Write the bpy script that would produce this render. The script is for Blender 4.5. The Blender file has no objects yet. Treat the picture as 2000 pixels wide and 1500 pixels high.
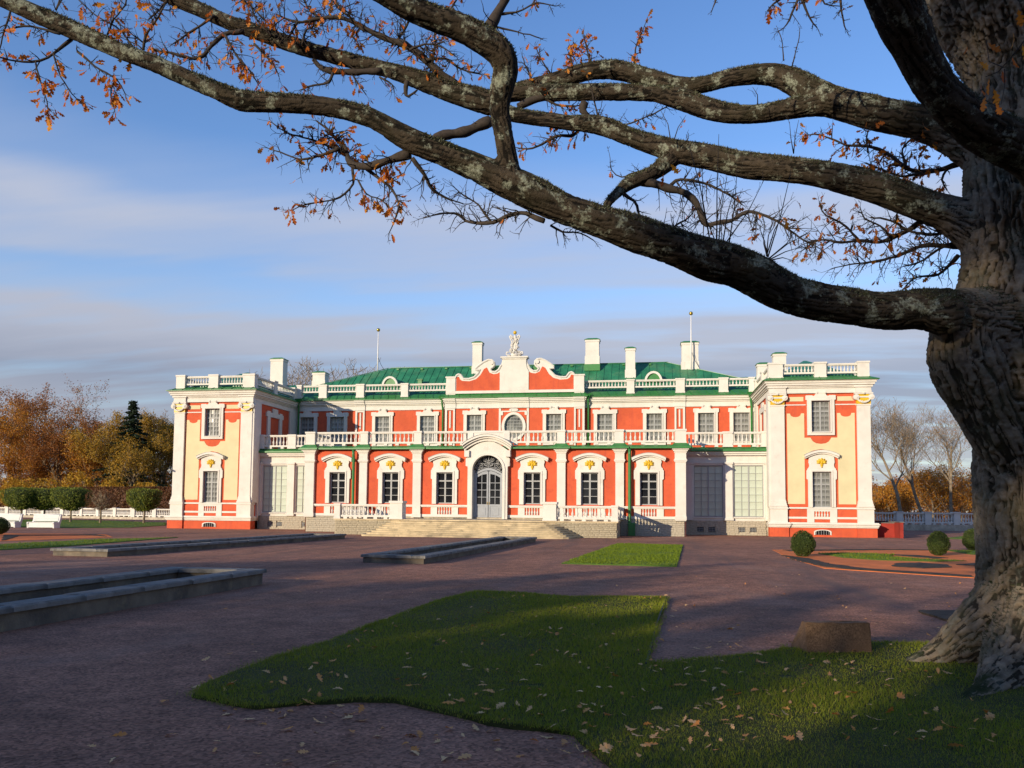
import bpy, math, random
import numpy as np
from mathutils import Vector, Matrix
R = math.radians
rnd = random.Random(7)
S = bpy.context.scene
COL = S.collection

# ------------------------------------------------------------------ camera
CAM = Vector((10.586, -56.3225, 1.65))
FPX, Y0, YAW, PITCH, ROLL = 1572.948, 894.938, -0.1673, 0.0635, 0.0088
_F = Vector((math.sin(YAW)*math.cos(PITCH), math.cos(YAW)*math.cos(PITCH), math.sin(PITCH)))
_r = Vector((math.cos(YAW), -math.sin(YAW), 0)); _u = _r.cross(_F)
_R = math.cos(ROLL)*_r + math.sin(ROLL)*_u
_U = -math.sin(ROLL)*_r + math.cos(ROLL)*_u
cd = bpy.data.cameras.new('camera'); cam = bpy.data.objects.new('camera', cd); COL.objects.link(cam)
cd.sensor_width = 36; cd.lens = FPX/2000*36; cd.shift_y = (Y0-750)/2000
cd.clip_start = 0.1; cd.clip_end = 3000
cam.matrix_world = Matrix(((_R.x,_U.x,-_F.x,CAM.x),(_R.y,_U.y,-_F.y,CAM.y),(_R.z,_U.z,-_F.z,CAM.z),(0,0,0,1)))
S.camera = cam
def at(px, py, dist):
    """world point at a surveyed bearing and distance from the tripod"""
    return CAM + (_F + _R*((px-1000)/FPX) - _U*((py-Y0)/FPX))*dist

# ------------------------------------------------------------------ light
SUN_AZ, SUN_EL = R(33), R(12.0)          # azimuth of the sun left of the facade normal
sdir = Vector((-math.sin(SUN_AZ)*math.cos(SUN_EL), -math.cos(SUN_AZ)*math.cos(SUN_EL), math.sin(SUN_EL)))
sl = bpy.data.lights.new('sun', 'SUN'); sl.energy = 3.3; sl.angle = R(0.5); sl.color = (1.0, 0.84, 0.61)
so = bpy.data.objects.new('sun', sl); COL.objects.link(so)
so.rotation_euler = sdir.to_track_quat('Z', 'Y').to_euler()
W = bpy.data.worlds.new('World'); S.world = W; W.use_nodes = True
nt = W.node_tree; nt.nodes.clear()
def wn(t, **k):
    n = nt.nodes.new(t)
    for a, b in k.items(): setattr(n, a, b)
    return n
sky = wn('ShaderNodeTexSky', sky_type='NISHITA', sun_disc=False)
sky.sun_elevation = SUN_EL; sky.sun_rotation = math.atan2(sdir.x, sdir.y)
sky.air_density = 1.0; sky.dust_density = 0.15; sky.ozone_density = 2.6
bg1 = wn('ShaderNodeBackground'); bg1.inputs[1].default_value = 0.15
hs = wn('ShaderNodeHueSaturation'); hs.inputs['Saturation'].default_value = 1.13; hs.inputs['Hue'].default_value = 0.512; nt.links.new(sky.outputs[0], hs.inputs['Color']); nt.links.new(hs.outputs[0], bg1.inputs[0])
tc = wn('ShaderNodeTexCoord'); sep = wn('ShaderNodeSeparateXYZ'); nt.links.new(tc.outputs['Generated'], sep.inputs[0])
def wm(op, a, b=None, c=None):
    n = wn('ShaderNodeMath', operation=op)
    for i, x in enumerate((a, b, c)):
        if x is None: continue
        if isinstance(x, (int, float)): n.inputs[i].default_value = x
        else: nt.links.new(x, n.inputs[i])
    return n.outputs[0]
zc = wm('MAXIMUM', sep.outputs[2], 0.02)
den = wm('ADD', zc, 0.12)
comb = wn('ShaderNodeCombineXYZ')
nt.links.new(wm('DIVIDE', sep.outputs[0], den), comb.inputs[0]); nt.links.new(wm('DIVIDE', sep.outputs[1], den), comb.inputs[1])
def wnoise(sx, sy, det, off):
    mp = wn('ShaderNodeMapping'); mp.inputs['Scale'].default_value = (sx, sy, 1); mp.inputs['Location'].default_value = off
    nz = wn('ShaderNodeTexNoise'); nz.inputs['Scale'].default_value = 1; nz.inputs['Detail'].default_value = det; nz.inputs['Roughness'].default_value = 0.5
    nt.links.new(comb.outputs[0], mp.inputs[0]); nt.links.new(mp.outputs[0], nz.inputs[0]); return nz.outputs[0]
n1 = wnoise(0.5, 1.9, 4, (3.1, 1.7, 0)); n2 = wnoise(0.9, 3.0, 5, (0.3, 8.2, 0))
el = wm('ADD', sep.outputs[2], wm('MULTIPLY', wm('SUBTRACT', n1, 0.5), 0.10))
el = wm('ADD', el, wm('MULTIPLY', wm('SUBTRACT', n2, 0.5), 0.05))
ramp = wn('ShaderNodeValToRGB'); nt.links.new(el, ramp.inputs[0]); cr = ramp.color_ramp
cr.interpolation = 'EASE'
stops = [(0.0, .95), (0.10, .95), (0.145, .86), (0.17, .95), (0.215, .92), (0.242, .45), (0.266, .24), (0.29, .60), (0.33, .76), (0.37, .22), (0.42, .02), (0.6, .0)]
while len(cr.elements) < len(stops): cr.elements.new(0.5)
for e, (p, v) in zip(cr.elements, stops): e.position = p; e.color = (v, v, v, 1)
n3 = wnoise(1.7, 6.5, 7, (5.3, 2.2, 0))
mask = wm('MULTIPLY', ramp.outputs[0], wm('ADD', wm('ADD', 0.15, wm('MULTIPLY', n2, 0.8)), wm('MULTIPLY', n3, 0.85)))
mask = wm('MINIMUM', mask, 0.92)
ramp2 = wn('ShaderNodeValToRGB'); nt.links.new(el, ramp2.inputs[0]); c2 = ramp2.color_ramp
c2.elements[0].position = 0.05; c2.elements[0].color = (.27, .275, .32, 1)
c2.elements[1].position = 0.34; c2.elements[1].color = (.34, .36, .43, 1)
e = c2.elements.new(0.15); e.color = (.19, .205, .265, 1)
e = c2.elements.new(0.20); e.color = (.30, .31, .365, 1)
bg2 = wn('ShaderNodeBackground'); bg2.inputs[1].default_value = 0.95; nt.links.new(ramp2.outputs[0], bg2.inputs[0])
mx = wn('ShaderNodeMixShader'); nt.links.new(mask, mx.inputs[0]); nt.links.new(bg1.outputs[0], mx.inputs[1]); nt.links.new(bg2.outputs[0], mx.inputs[2])
wo = wn('ShaderNodeOutputWorld'); nt.links.new(mx.outputs[0], wo.inputs[0])
vs = S.view_settings; vs.view_transform = 'Standard'; vs.look = 'None'; vs.exposure = 0.75; vs.gamma = 1.0; vs.use_curve_mapping = False
S.cycles.max_bounces = 6; S.cycles.diffuse_bounces = 3; S.cycles.glossy_bounces = 3; S.cycles.transparent_max_bounces = 8
S.cycles.use_denoising = True

# ------------------------------------------------------------------ materials
def mat(name, col, rough=.8, var=.15, scale=3.0, bump=0.0, bscale=60.0, col2=None, spec=.3, detail=6, metallic=0, lo=.35, hi=.65, coat=0):
    m = bpy.data.materials.new(name); m.use_nodes = True; t = m.node_tree; b = t.nodes['Principled BSDF']
    b.inputs['Roughness'].default_value = rough; b.inputs['Specular IOR Level'].default_value = spec; b.inputs['Metallic'].default_value = metallic
    b.inputs['Coat Weight'].default_value = coat
    co = t.nodes.new('ShaderNodeTexCoord')
    nz = t.nodes.new('ShaderNodeTexNoise'); nz.inputs['Scale'].default_value = scale; nz.inputs['Detail'].default_value = detail; nz.inputs['Roughness'].default_value = .6
    t.links.new(co.outputs['Object'], nz.inputs[0])
    rp = t.nodes.new('ShaderNodeValToRGB'); rp.color_ramp.elements[0].position = lo; rp.color_ramp.elements[1].position = hi
    a = tuple(c*(1-var) for c in col) if col2 is None else tuple(col2)
    bb = tuple(min(1, c*(1+var*.6)) for c in col) if col2 is None else tuple(col)
    rp.color_ramp.elements[0].color = (*a, 1); rp.color_ramp.elements[1].color = (*bb, 1)
    t.links.new(nz.outputs[0], rp.inputs[0]); t.links.new(rp.outputs[0], b.inputs['Base Color'])
    if bump:
        n2 = t.nodes.new('ShaderNodeTexNoise'); n2.inputs['Scale'].default_value = bscale; n2.inputs['Detail'].default_value = 5
        t.links.new(co.outputs['Object'], n2.inputs[0])
        bp = t.nodes.new('ShaderNodeBump'); bp.inputs['Strength'].default_value = bump; bp.inputs['Distance'].default_value = .02
        t.links.new(n2.outputs[0], bp.inputs['Height']); t.links.new(bp.outputs[0], b.inputs['Normal'])
    return m
def two(m, col, scale, lo, hi, seed=0.0, stretch=None):
    """lay a second patchy colour over a material"""
    t = m.node_tree; b = t.nodes['Principled BSDF']; src = b.inputs['Base Color'].links[0].from_socket
    co = t.nodes.new('ShaderNodeTexCoord'); mp = t.nodes.new('ShaderNodeMapping'); mp.inputs['Location'].default_value = (seed, seed*2, seed*3)
    if stretch: mp.inputs['Scale'].default_value = stretch
    nz = t.nodes.new('ShaderNodeTexNoise'); nz.inputs['Scale'].default_value = scale; nz.inputs['Detail'].default_value = 8; nz.inputs['Roughness'].default_value = .65
    t.links.new(co.outputs['Object'], mp.inputs[0]); t.links.new(mp.outputs[0], nz.inputs[0])
    rp = t.nodes.new('ShaderNodeMapRange'); rp.inputs[1].default_value = lo; rp.inputs[2].default_value = hi
    t.links.new(nz.outputs[0], rp.inputs[0])
    mxx = t.nodes.new('ShaderNodeMix'); mxx.data_type = 'RGBA'; t.links.new(rp.outputs[0], mxx.inputs[0]); t.links.new(src, mxx.inputs[6])
    mxx.inputs[7].default_value = (*col, 1); t.links.new(mxx.outputs[2], b.inputs['Base Color'])
    return m
def leafmat(name, cols, trans=.35, rough=.6):
    """foliage: hue varies from object to object and leaf to leaf, some light passes through"""
    m = bpy.data.materials.new(name); m.use_nodes = True; t = m.node_tree; b = t.nodes['Principled BSDF']
    g = t.nodes.new('ShaderNodeNewGeometry'); oi = t.nodes.new('ShaderNodeObjectInfo'); ad = t.nodes.new('ShaderNodeMath'); ad.operation = 'ADD'
    t.links.new(g.outputs['Random Per Island'], ad.inputs[0]); t.links.new(oi.outputs['Random'], ad.inputs[1])
    fr = t.nodes.new('ShaderNodeMath'); fr.operation = 'FRACT'; t.links.new(ad.outputs[0], fr.inputs[0])
    rp = t.nodes.new('ShaderNodeValToRGB'); c = rp.color_ramp
    while len(c.elements) < len(cols): c.elements.new(.5)
    for i, (e_, k) in enumerate(zip(c.elements, cols)): e_.position = i/max(1, len(cols)-1); e_.color = (*k, 1)
    t.links.new(fr.outputs[0], rp.inputs[0]); t.links.new(rp.outputs[0], b.inputs['Base Color'])
    b.inputs['Roughness'].default_value = rough; b.inputs['Specular IOR Level'].default_value = .25
    tr = t.nodes.new('ShaderNodeBsdfTranslucent'); t.links.new(rp.outputs[0], tr.inputs[0])
    mm = t.nodes.new('ShaderNodeMixShader'); mm.inputs[0].default_value = trans
    t.links.new(b.outputs[0], mm.inputs[1]); t.links.new(tr.outputs[0], mm.inputs[2])
    t.links.new(mm.outputs[0], t.nodes['Material Output'].inputs[0])
    return m
M = {}
M['white'] = two(mat('white_plaster', (.65, .625, .57), .75, .07, 1.0, .15, 40), (.50, .47, .42), 1.9, .55, .85)
M['red'] = two(mat('red_plaster', (.575, .102, .042), .85, .14, .7, .25, 50), (.42, .066, .036), 2.6, .50, .8)
M['white'] = two(M['white'], (.46, .42, .36), 1.0, .60, .88, 3.3, (5, 5, .45))
M['red'] = two(M['red'], (.40, .07, .045), 1.0, .56, .85, 6.1, (4, 4, .35))
M['yellow'] = mat('yellow_plaster', (.62, .55, .335), .85, .08, .8, .2, 50)
M['gold'] = mat('gilded_plaster', (.66, .42, .015), .42, .25, 12, .3, 60, spec=.5)
M['roof'] = two(mat('green_roof_paint', (.028, .185, .085), .42, .3, 1.2, .12, 6, spec=.5), (.10, .22, .10), .55, .5, .72)
M['eave'] = mat('green_eave_paint', (.035, .19, .045), .45, .15, 3, .05, 20, spec=.5)
M['pipe'] = mat('green_downpipe_paint', (.03, .17, .04), .4, .12, 4, spec=.5)
M['stone'] = two(mat('limestone', (.46, .41, .32), .9, .3, 2.2, .6, 25), (.25, .22, .17), 5, .52, .75)
M['stone2'] = two(mat('weathered_limestone', (.44, .38, .27), .9, .35, 1.7, .7, 22), (.16, .14, .11), 2.6, .50, .72)
M['step'] = two(mat('step_limestone', (.52, .42, .27), .85, .25, 1.5, .5, 22), (.20, .17, .12), 2.2, .55, .75)
M['sash'] = mat('grey_sash_paint', (.33, .34, .34), .5, .08, 5)
M['door'] = mat('grey_door_paint', (.30, .32, .35), .5, .08, 4)
M['glass'] = mat('dark_window_glass', (.012, .014, .018), .08, .5, .7, spec=.7)
M['glass2'] = mat('curtained_window_glass', (.30, .31, .29), .12, .4, 1.3, spec=.6, col2=(.05, .055, .06))
M['blind'] = mat('window_glass_over_blinds', (.50, .56, .47), .15, .1, .8, spec=.5)
M['iron'] = mat('grey_ironwork', (.42, .43, .44), .5, .1, 5)
M['brass'] = mat('brass', (.5, .36, .08), .3, .2, 9, metallic=.8)
M['pole'] = mat('painted_pole', (.7, .7, .7), .5, .05, 3)
M['black'] = mat('black_wire', (.02, .02, .02), .6)
M['concrete'] = two(two(mat('basin_render', (.17, .14, .105), .9, .35, 1.6, .5, 30), (.07, .065, .06), 1.3, .48, .72), (.24, .19, .115), 3.1, .58, .8, 4)
M['coping'] = two(mat('dark_coping_stone', (.19, .18, .165), .8, .4, 2.5, .5, 40), (.055, .052, .05), 1.8, .5, .75)
M['basinbed'] = mat('dark_basin_floor', (.03, .03, .028), .35, .4, 1.5, .2, 15)  # dark mottled floor of the basins
M['bench'] = mat('white_bench_paint', (.66, .66, .64), .5, .05, 3)
M['soil'] = mat('bed_soil', (.06, .042, .028), .95, .5, 8, 1, 30)
M['brickdust'] = two(mat('crushed_brick', (.78, .20, .05), .95, .25, 1.2, .6, 60), (.52, .14, .045), .6, .5, .75)
M['edging'] = mat('edging_strip', (.05, .045, .04), .8, .3, 6)
M['granite'] = two(mat('brown_granite', (.21, .125, .07), .8, .5, 60, .4, 90, detail=3), (.13, .078, .044), 6, .45, .7)
M['redwall'] = mat('dark_red_plaster', (.30, .035, .025), .9, .2, 1.5, .3, 30)
M['trunk'] = mat('grey_brown_bark', (.22, .17, .115), .95, .45, 3, .8, 15)
M['twig'] = mat('twig_bark', (.045, .035, .028), .9, .3, 30)
M['hedgewood'] = mat('hedge_wood', (.11, .06, .04), .95, .3, 9)

def gravel():
    m = mat('pink_gravel', (.295, .130, .080), .95, .30, .35, 0, detail=9, lo=.3, hi=.7)
    t = m.node_tree; b = t.nodes['Principled BSDF']; src = b.inputs['Base Color'].links[0].from_socket
    co = t.nodes.new('ShaderNodeTexCoord')
    def nz(s, d=3):
        n = t.nodes.new('ShaderNodeTexNoise'); n.inputs['Scale'].default_value = s; n.inputs['Detail'].default_value = d
        t.links.new(co.outputs['Object'], n.inputs[0]); return n.outputs[0]
    v = t.nodes.new('ShaderNodeTexVoronoi'); v.inputs['Scale'].default_value = 42; t.links.new(co.outputs['Object'], v.inputs[0])
    hs = t.nodes.new('ShaderNodeHueSaturation'); t.links.new(src, hs.inputs['Color'])
    mr = t.nodes.new('ShaderNodeMapRange'); mr.inputs[3].default_value = .40; mr.inputs[4].default_value = 1.75; t.links.new(v.outputs['Color'], mr.inputs[0])
    t.links.new(mr.outputs[0], hs.inputs['Value'])
    mr2 = t.nodes.new('ShaderNodeMapRange'); mr2.inputs[1].default_value = .3; mr2.inputs[2].default_value = .7; mr2.inputs[3].default_value = .75; mr2.inputs[4].default_value = 1.25
    t.links.new(nz(2.3, 6), mr2.inputs[0])
    h2 = t.nodes.new('ShaderNodeHueSaturation'); t.links.new(hs.outputs[0], h2.inputs['Color']); t.links.new(mr2.outputs[0], h2.inputs['Value'])
    t.links.new(h2.outputs[0], b.inputs['Base Color'])
    b1 = t.nodes.new('ShaderNodeBump'); b1.inputs['Strength'].default_value = .9; b1.inputs['Distance'].default_value = .012; t.links.new(v.outputs['Distance'], b1.inputs['Height'])
    b2 = t.nodes.new('ShaderNodeBump'); b2.inputs['Strength'].default_value = .7; b2.inputs['Distance'].default_value = .06; t.links.new(nz(7, 6), b2.inputs['Height'])
    t.links.new(b2.outputs[0], b1.inputs['Normal']); t.links.new(b1.outputs[0], b.inputs['Normal'])
    return m
M['gravel'] = two(two(gravel(), (.15, .085, .07), 1.0, .52, .72, 1.5, (.55, .06, 1)), (.34, .20, .15), 1.0, .56, .8, 8.5, (.25, .12, 1))
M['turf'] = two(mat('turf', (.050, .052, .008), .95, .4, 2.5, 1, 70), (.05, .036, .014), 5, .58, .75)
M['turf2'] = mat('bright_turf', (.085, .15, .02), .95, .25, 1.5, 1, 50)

def bark():
    m = bpy.data.materials.new('oak_bark'); m.use_nodes = True; t = m.node_tree; b = t.nodes['Principled BSDF']; b.inputs['Roughness'].default_value = .95; b.inputs['Specular IOR Level'].default_value = .15
    co = t.nodes.new('ShaderNodeTexCoord')
    def nz(s, d=6, r=.6, off=0):
        mp = t.nodes.new('ShaderNodeMapping'); mp.inputs['Location'].default_value = (off, off, off)
        n = t.nodes.new('ShaderNodeTexNoise'); n.inputs['Scale'].default_value = s; n.inputs['Detail'].default_value = d; n.inputs['Roughness'].default_value = r
        t.links.new(co.outputs['Object'], mp.inputs[0]); t.links.new(mp.outputs[0], n.inputs[0]); return n.outputs[0]
    def mix(f, a, c):
        n = t.nodes.new('ShaderNodeMix'); n.data_type = 'RGBA'; t.links.new(f, n.inputs[0])
        for i, x in ((6, a), (7, c)):
            if isinstance(x, tuple): n.inputs[i].default_value = (*x, 1)
            else: t.links.new(x, n.inputs[i])
        return n.outputs[2]
    def rng(v, lo, hi, a=0, c=1):
        n = t.nodes.new('ShaderNodeMapRange'); n.interpolation_type = 'SMOOTHSTEP'
        for i, x in enumerate((lo, hi, a, c)): n.inputs[i+1].default_value = x
        t.links.new(v, n.inputs[0]); return n.outputs[0]
    at_ = t.nodes.new('ShaderNodeAttribute'); at_.attribute_name = 'crack'
    c = mix(rng(nz(9), .3, .7), (.078, .060, .043), (.162, .126, .088))
    c = mix(rng(at_.outputs['Fac'], .0, .55), (.018, .014, .010), c)
    c = mix(rng(nz(2.2, 4, off=9), .45, .7, 0, .45), c, (.06, .056, .028))
    lf0 = t.nodes.new('ShaderNodeAttribute'); lf0.attribute_name = 'lichen_shade'; hv_ = t.nodes.new('ShaderNodeHueSaturation'); t.links.new(c, hv_.inputs['Color']); t.links.new(rng(lf0.outputs['Fac'], .3, 1, 1.75, .42), hv_.inputs['Value']); c = hv_.outputs[0]  # darkens bark on the limbs: their shade is put into the colour
    g = t.nodes.new('ShaderNodeNewGeometry'); sp = t.nodes.new('ShaderNodeSeparateXYZ'); t.links.new(g.outputs['True Normal'], sp.inputs[0])
    li = rng(nz(4.6, 8, .75, 3), .525, .60); k = t.nodes.new('ShaderNodeMath'); k.operation = 'MULTIPLY'; t.links.new(li, k.inputs[0])
    lf = t.nodes.new('ShaderNodeAttribute'); lf.attribute_name = 'lichen_shade'; t.links.new(lf.outputs['Fac'], k.inputs[1])
    k2 = t.nodes.new('ShaderNodeMath'); k2.operation = 'MULTIPLY'; t.links.new(k.outputs[0], k2.inputs[0]); t.links.new(rng(nz(38, 3, .6, 5), .35, .6, .25, 1), k2.inputs[1])
    c = mix(k2.outputs[0], c, (.24, .26, .20))
    ms = t.nodes.new('ShaderNodeMath'); ms.operation = 'MULTIPLY'; t.links.new(rng(sp.outputs[2], .35, .85), ms.inputs[0]); t.links.new(rng(nz(1.6, 5, .6, 14), .42, .6), ms.inputs[1])
    c = mix(ms.outputs[0], c, (.025, .032, .008))
    t.links.new(c, b.inputs['Base Color'])
    bp = t.nodes.new('ShaderNodeBump'); bp.inputs['Strength'].default_value = .8; bp.inputs['Distance'].default_value = .02; t.links.new(nz(45, 6, .7), bp.inputs['Height']); t.links.new(bp.outputs[0], b.inputs['Normal'])
    return m
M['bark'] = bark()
M['oakleaf'] = leafmat('autumn_oak_leaf', [(.62, .20, .02), (.46, .11, .015), (.70, .30, .03), (.36, .09, .02), (.58, .17, .02)], .45)
M['fallen'] = leafmat('fallen_oak_leaf', [(.72, .36, .13), (.78, .48, .22), (.58, .22, .05), (.72, .28, .06), (.76, .44, .19)], .1)

# ------------------------------------------------------------------ mesh helpers
class MB:
    def __init__(s): s.v = []; s.f = []
    def add(s, vs_, fs): o = len(s.v); s.v += [tuple(p) for p in vs_]; s.f += [tuple(i+o for i in q) for q in fs]; return s
    def box(s, x0, x1, y0, y1, z0, z1):
        return s.add([(x0,y0,z0),(x1,y0,z0),(x1,y1,z0),(x0,y1,z0),(x0,y0,z1),(x1,y0,z1),(x1,y1,z1),(x0,y1,z1)],
                     [(0,3,2,1),(4,5,6,7),(0,1,5,4),(1,2,6,5),(2,3,7,6),(3,0,4,7)])
    def bev(s, x0, x1, y0, y1, z0, z1, b=.03):
        """box with chamfered top edges and front corners"""
        return s.loft([[(x0+b,y0+b,z0),(x1-b,y0+b,z0),(x1-b,y1-b,z0),(x0+b,y1-b,z0)],[(x0,y0,z0+b),(x1,y0,z0+b),(x1,y1,z0+b),(x0,y1,z0+b)],
                       [(x0,y0,z1-b),(x1,y0,z1-b),(x1,y1,z1-b),(x0,y1,z1-b)],[(x0+b,y0+b,z1),(x1-b,y0+b,z1),(x1-b,y1-b,z1),(x0+b,y1-b,z1)]])
    def loft(s, rings):
        n = len(rings[0]); vs_ = [p for r in rings for p in r]; fs = []
        for k in range(len(rings)-1):
            for i in range(n): j = (i+1) % n; fs.append((k*n+i, k*n+j, (k+1)*n+j, (k+1)*n+i))
        fs.append(tuple(range(n-1, -1, -1))); fs.append(tuple((len(rings)-1)*n+i for i in range(n)))
        return s.add(vs_, fs)
    def prism(s, poly, y0, y1):
        """outline in x,z extruded along y"""
        n = len(poly); a = sum(poly[i][0]*poly[(i+1)%n][1]-poly[(i+1)%n][0]*poly[i][1] for i in range(n))
        if a < 0: poly = poly[::-1]
        vs_ = [(x, y0, z) for x, z in poly]+[(x, y1, z) for x, z in poly]
        fs = [tuple(range(n)), tuple(range(2*n-1, n-1, -1))]+[(i, i+n, (i+1)%n+n, (i+1)%n) for i in range(n)]
        return s.add(vs_, fs)
    def prismx(s, poly, x0, x1):
        """outline in y,z extruded along x"""
        n = len(poly); a = sum(poly[i][0]*poly[(i+1)%n][1]-poly[(i+1)%n][0]*poly[i][1] for i in range(n))
        if a < 0: poly = poly[::-1]
        vs_ = [(x0, y, z) for y, z in poly]+[(x1, y, z) for y, z in poly]
        fs = [tuple(range(n-1, -1, -1)), tuple(range(n, 2*n))]+[(i, (i+1)%n, (i+1)%n+n, i+n) for i in range(n)]
        return s.add(vs_, fs)
    def lathe(s, prof, c=(0,0,0), n=10):
        vs_ = []; fs = []
        for r, z in prof:
            for i in range(n): a = 2*math.pi*i/n; vs_.append((c[0]+r*math.cos(a), c[1]+r*math.sin(a), c[2]+z))
        for k in range(len(prof)-1):
            for i in range(n): j = (i+1) % n; fs.append((k*n+i, k*n+j, (k+1)*n+j, (k+1)*n+i))
        fs.append(tuple(range(n-1, -1, -1))); fs.append(tuple((len(prof)-1)*n+i for i in range(n)))
        return s.add(vs_, fs)
    def tube(s, pts, rad, n=6, jit=0):
        pts = [Vector(p) for p in pts]; m = len(pts)
        if isinstance(rad, (int, float)): rad = [rad]*m
        t = (pts[1]-pts[0]).normalized(); a = Vector((0,0,1)) if abs(t.z) < .9 else Vector((1,0,0))
        u = t.cross(a).normalized(); vs_ = []; fs = []
        for k in range(m):
            tk = (pts[min(k+1,m-1)]-pts[max(k-1,0)])
            if tk.length > 1e-9: tk.normalize()
            u = (u-tk*u.dot(tk)).normalized(); w = tk.cross(u)
            for i in range(n): q = 2*math.pi*i/n; vs_.append(pts[k]+(u*math.cos(q)+w*math.sin(q))*rad[k])
        for k in range(m-1):
            for i in range(n): j = (i+1) % n; fs.append((k*n+i, k*n+j, (k+1)*n+j, (k+1)*n+i))
        fs.append(tuple(range(n-1,-1,-1))); fs.append(tuple((m-1)*n+i for i in range(n)))
        return s.add(vs_, fs)
    def ball(s, c, r, n=10, m=7):
        if not isinstance(r, tuple): r = (r, r, r)
        vs_ = []; fs = []
        for k in range(1, m):
            th = math.pi*k/m
            for i in range(n): a = 2*math.pi*i/n; vs_.append((c[0]+r[0]*math.sin(th)*math.cos(a), c[1]+r[1]*math.sin(th)*math.sin(a), c[2]+r[2]*math.cos(th)))
        T = len(vs_); vs_ += [(c[0],c[1],c[2]+r[2]), (c[0],c[1],c[2]-r[2])]
        for k in range(m-2):
            for i in range(n): j = (i+1) % n; fs.append((k*n+i, (k+1)*n+i, (k+1)*n+j, k*n+j))
        for i in range(n): j = (i+1) % n; fs.append((T, i, j)); fs.append((T+1, (m-2)*n+j, (m-2)*n+i))
        return s.add(vs_, fs)
    def mesh(s, name, m, smooth=False):
        me = bpy.data.meshes.new(name); me.from_pydata(s.v, [], s.f); me.materials.append(M[m] if isinstance(m, str) else m)
        if smooth: me.shade_smooth()
        me.update(); return me
    def build(s, name, m, parent=None, smooth=False, loc=None):
        return link(name, s.mesh(name, m, smooth), parent, loc)
def link(name, me, parent=None, loc=None, rz=0):
    o = bpy.data.objects.new(name, me); COL.objects.link(o)
    if parent is not None: o.parent = parent
    if loc is not None: o.location = loc
    if rz: o.rotation_euler.z = rz
    return o
def tag(o, label=None, cat=None, group=None, kind=None):
    if label: o['label'] = label
    if cat: o['category'] = cat
    if group: o['group'] = group
    if kind: o['kind'] = kind
    return o
def thing(name, label, cat, loc=(0,0,0), group=None):
    o = bpy.data.objects.new(name, None); COL.objects.link(o); o.location = loc; o.empty_display_size = .3
    return tag(o, label, cat, group)
def fastmesh(name, V, F, m, smooth=False):
    """V (n,3) float array, F (k,3|4) int array"""
    me = bpy.data.meshes.new(name); V = np.asarray(V, np.float32); F = np.asarray(F, np.int32)
    me.vertices.add(len(V)); me.vertices.foreach_set('co', V.ravel())
    k, w = F.shape; me.loops.add(k*w); me.loops.foreach_set('vertex_index', F.ravel())
    me.polygons.add(k); me.polygons.foreach_set('loop_start', np.arange(0, k*w, w, dtype=np.int32)); me.polygons.foreach_set('loop_total', np.full(k, w, np.int32))
    me.materials.append(M[m] if isinstance(m, str) else m); me.update(calc_edges=True)
    if smooth: me.shade_smooth()
    return me
def hash3(i, j, k, s):
    h = (i.astype(np.int64)*374761393 + j.astype(np.int64)*668265263 + k.astype(np.int64)*2147483647 + s*974711) & 0x7fffffff
    h = ((h ^ (h >> 13))*1274126177) & 0x7fffffff
    return ((h ^ (h >> 16)) & 0xffff)/65535.0
def vnoise(P, s=0):
    I = np.floor(P).astype(np.int64); f = P-I; f = f*f*(3-2*f); r = 0
    for a in (0, 1):
        for b in (0, 1):
            for c in (0, 1):
                w = (f[:,0] if a else 1-f[:,0])*(f[:,1] if b else 1-f[:,1])*(f[:,2] if c else 1-f[:,2])
                r = r + w*hash3(I[:,0]+a, I[:,1]+b, I[:,2]+c, s)
    return r
def arc(cx, cz, rx, rz, a0, a1, n): return [(cx+rx*math.cos(R(a0+(a1-a0)*i/n)), cz+rz*math.sin(R(a0+(a1-a0)*i/n))) for i in range(n+1)]

# ================================================================== GROUND
def sheet(name, poly, z, m, kind='structure', thick=0, edge=None, parent=None):
    mb = MB(); n = len(poly)
    a = sum(poly[i][0]*poly[(i+1)%n][1]-poly[(i+1)%n][0]*poly[i][1] for i in range(n))
    if a < 0: poly = poly[::-1]
    mb.add([(x, y, z) for x, y in poly]+[(x, y, z-max(thick, .05)) for x, y in poly], [tuple(range(n))]+[(i, i+n, (i+1)%n+n, (i+1)%n) for i in range(n)])
    o = mb.build(name, m, parent); tag(o, kind=kind)
    return o
g = MB(); XS = [-900, -300, -100, -40, 0, 12, 30, 60, 150, 400, 900]; YS = [-400, -150, -80, -58, -40, -20, 0, 40, 120, 400, 1200]
g.add([(x, y, 0) for y in YS for x in XS], [(j*11+i, j*11+i+1, (j+1)*11+i+1, (j+1)*11+i) for j in range(10) for i in range(10)])
tag(g.build('gravel_ground', 'gravel'), 'dusky pink gravel court in front of the palace', kind='structure')
LAWN = [(7.28,-40.67),(6.95,-42.2),(6.88,-43.2),(6.84,-45.1),(6.77,-46.8),(6.55,-48.4),(6.58,-49.4),(6.72,-49.8),(7.17,-50.02),(7.44,-50.07),(7.77,-49.86),(8.14,-49.66),(8.48,-49.63),(8.87,-49.84),(9.37,-50.18),(9.78,-50.27),(10.03,-50.34),(10.22,-50.7),(10.37,-51.0),(10.6,-51.8),(10.7,-54.5),(24,-54.5),(24,-45.6),
        (14.6,-45.95),(13.98,-46.0),(13.17,-45.75),(12.45,-45.8),(12.05,-46.45),(11.56,-46.95),(10.88,-47.40),(10.55,-47.58),(10.69,-44.6),(10.91,-40.83),(9.96,-40.85),(9.55,-41.0),(9.13,-41.22),(8.7,-41.05),(8.24,-40.82)]
OAK = Vector((14.95, -47.55, 0))
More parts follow.
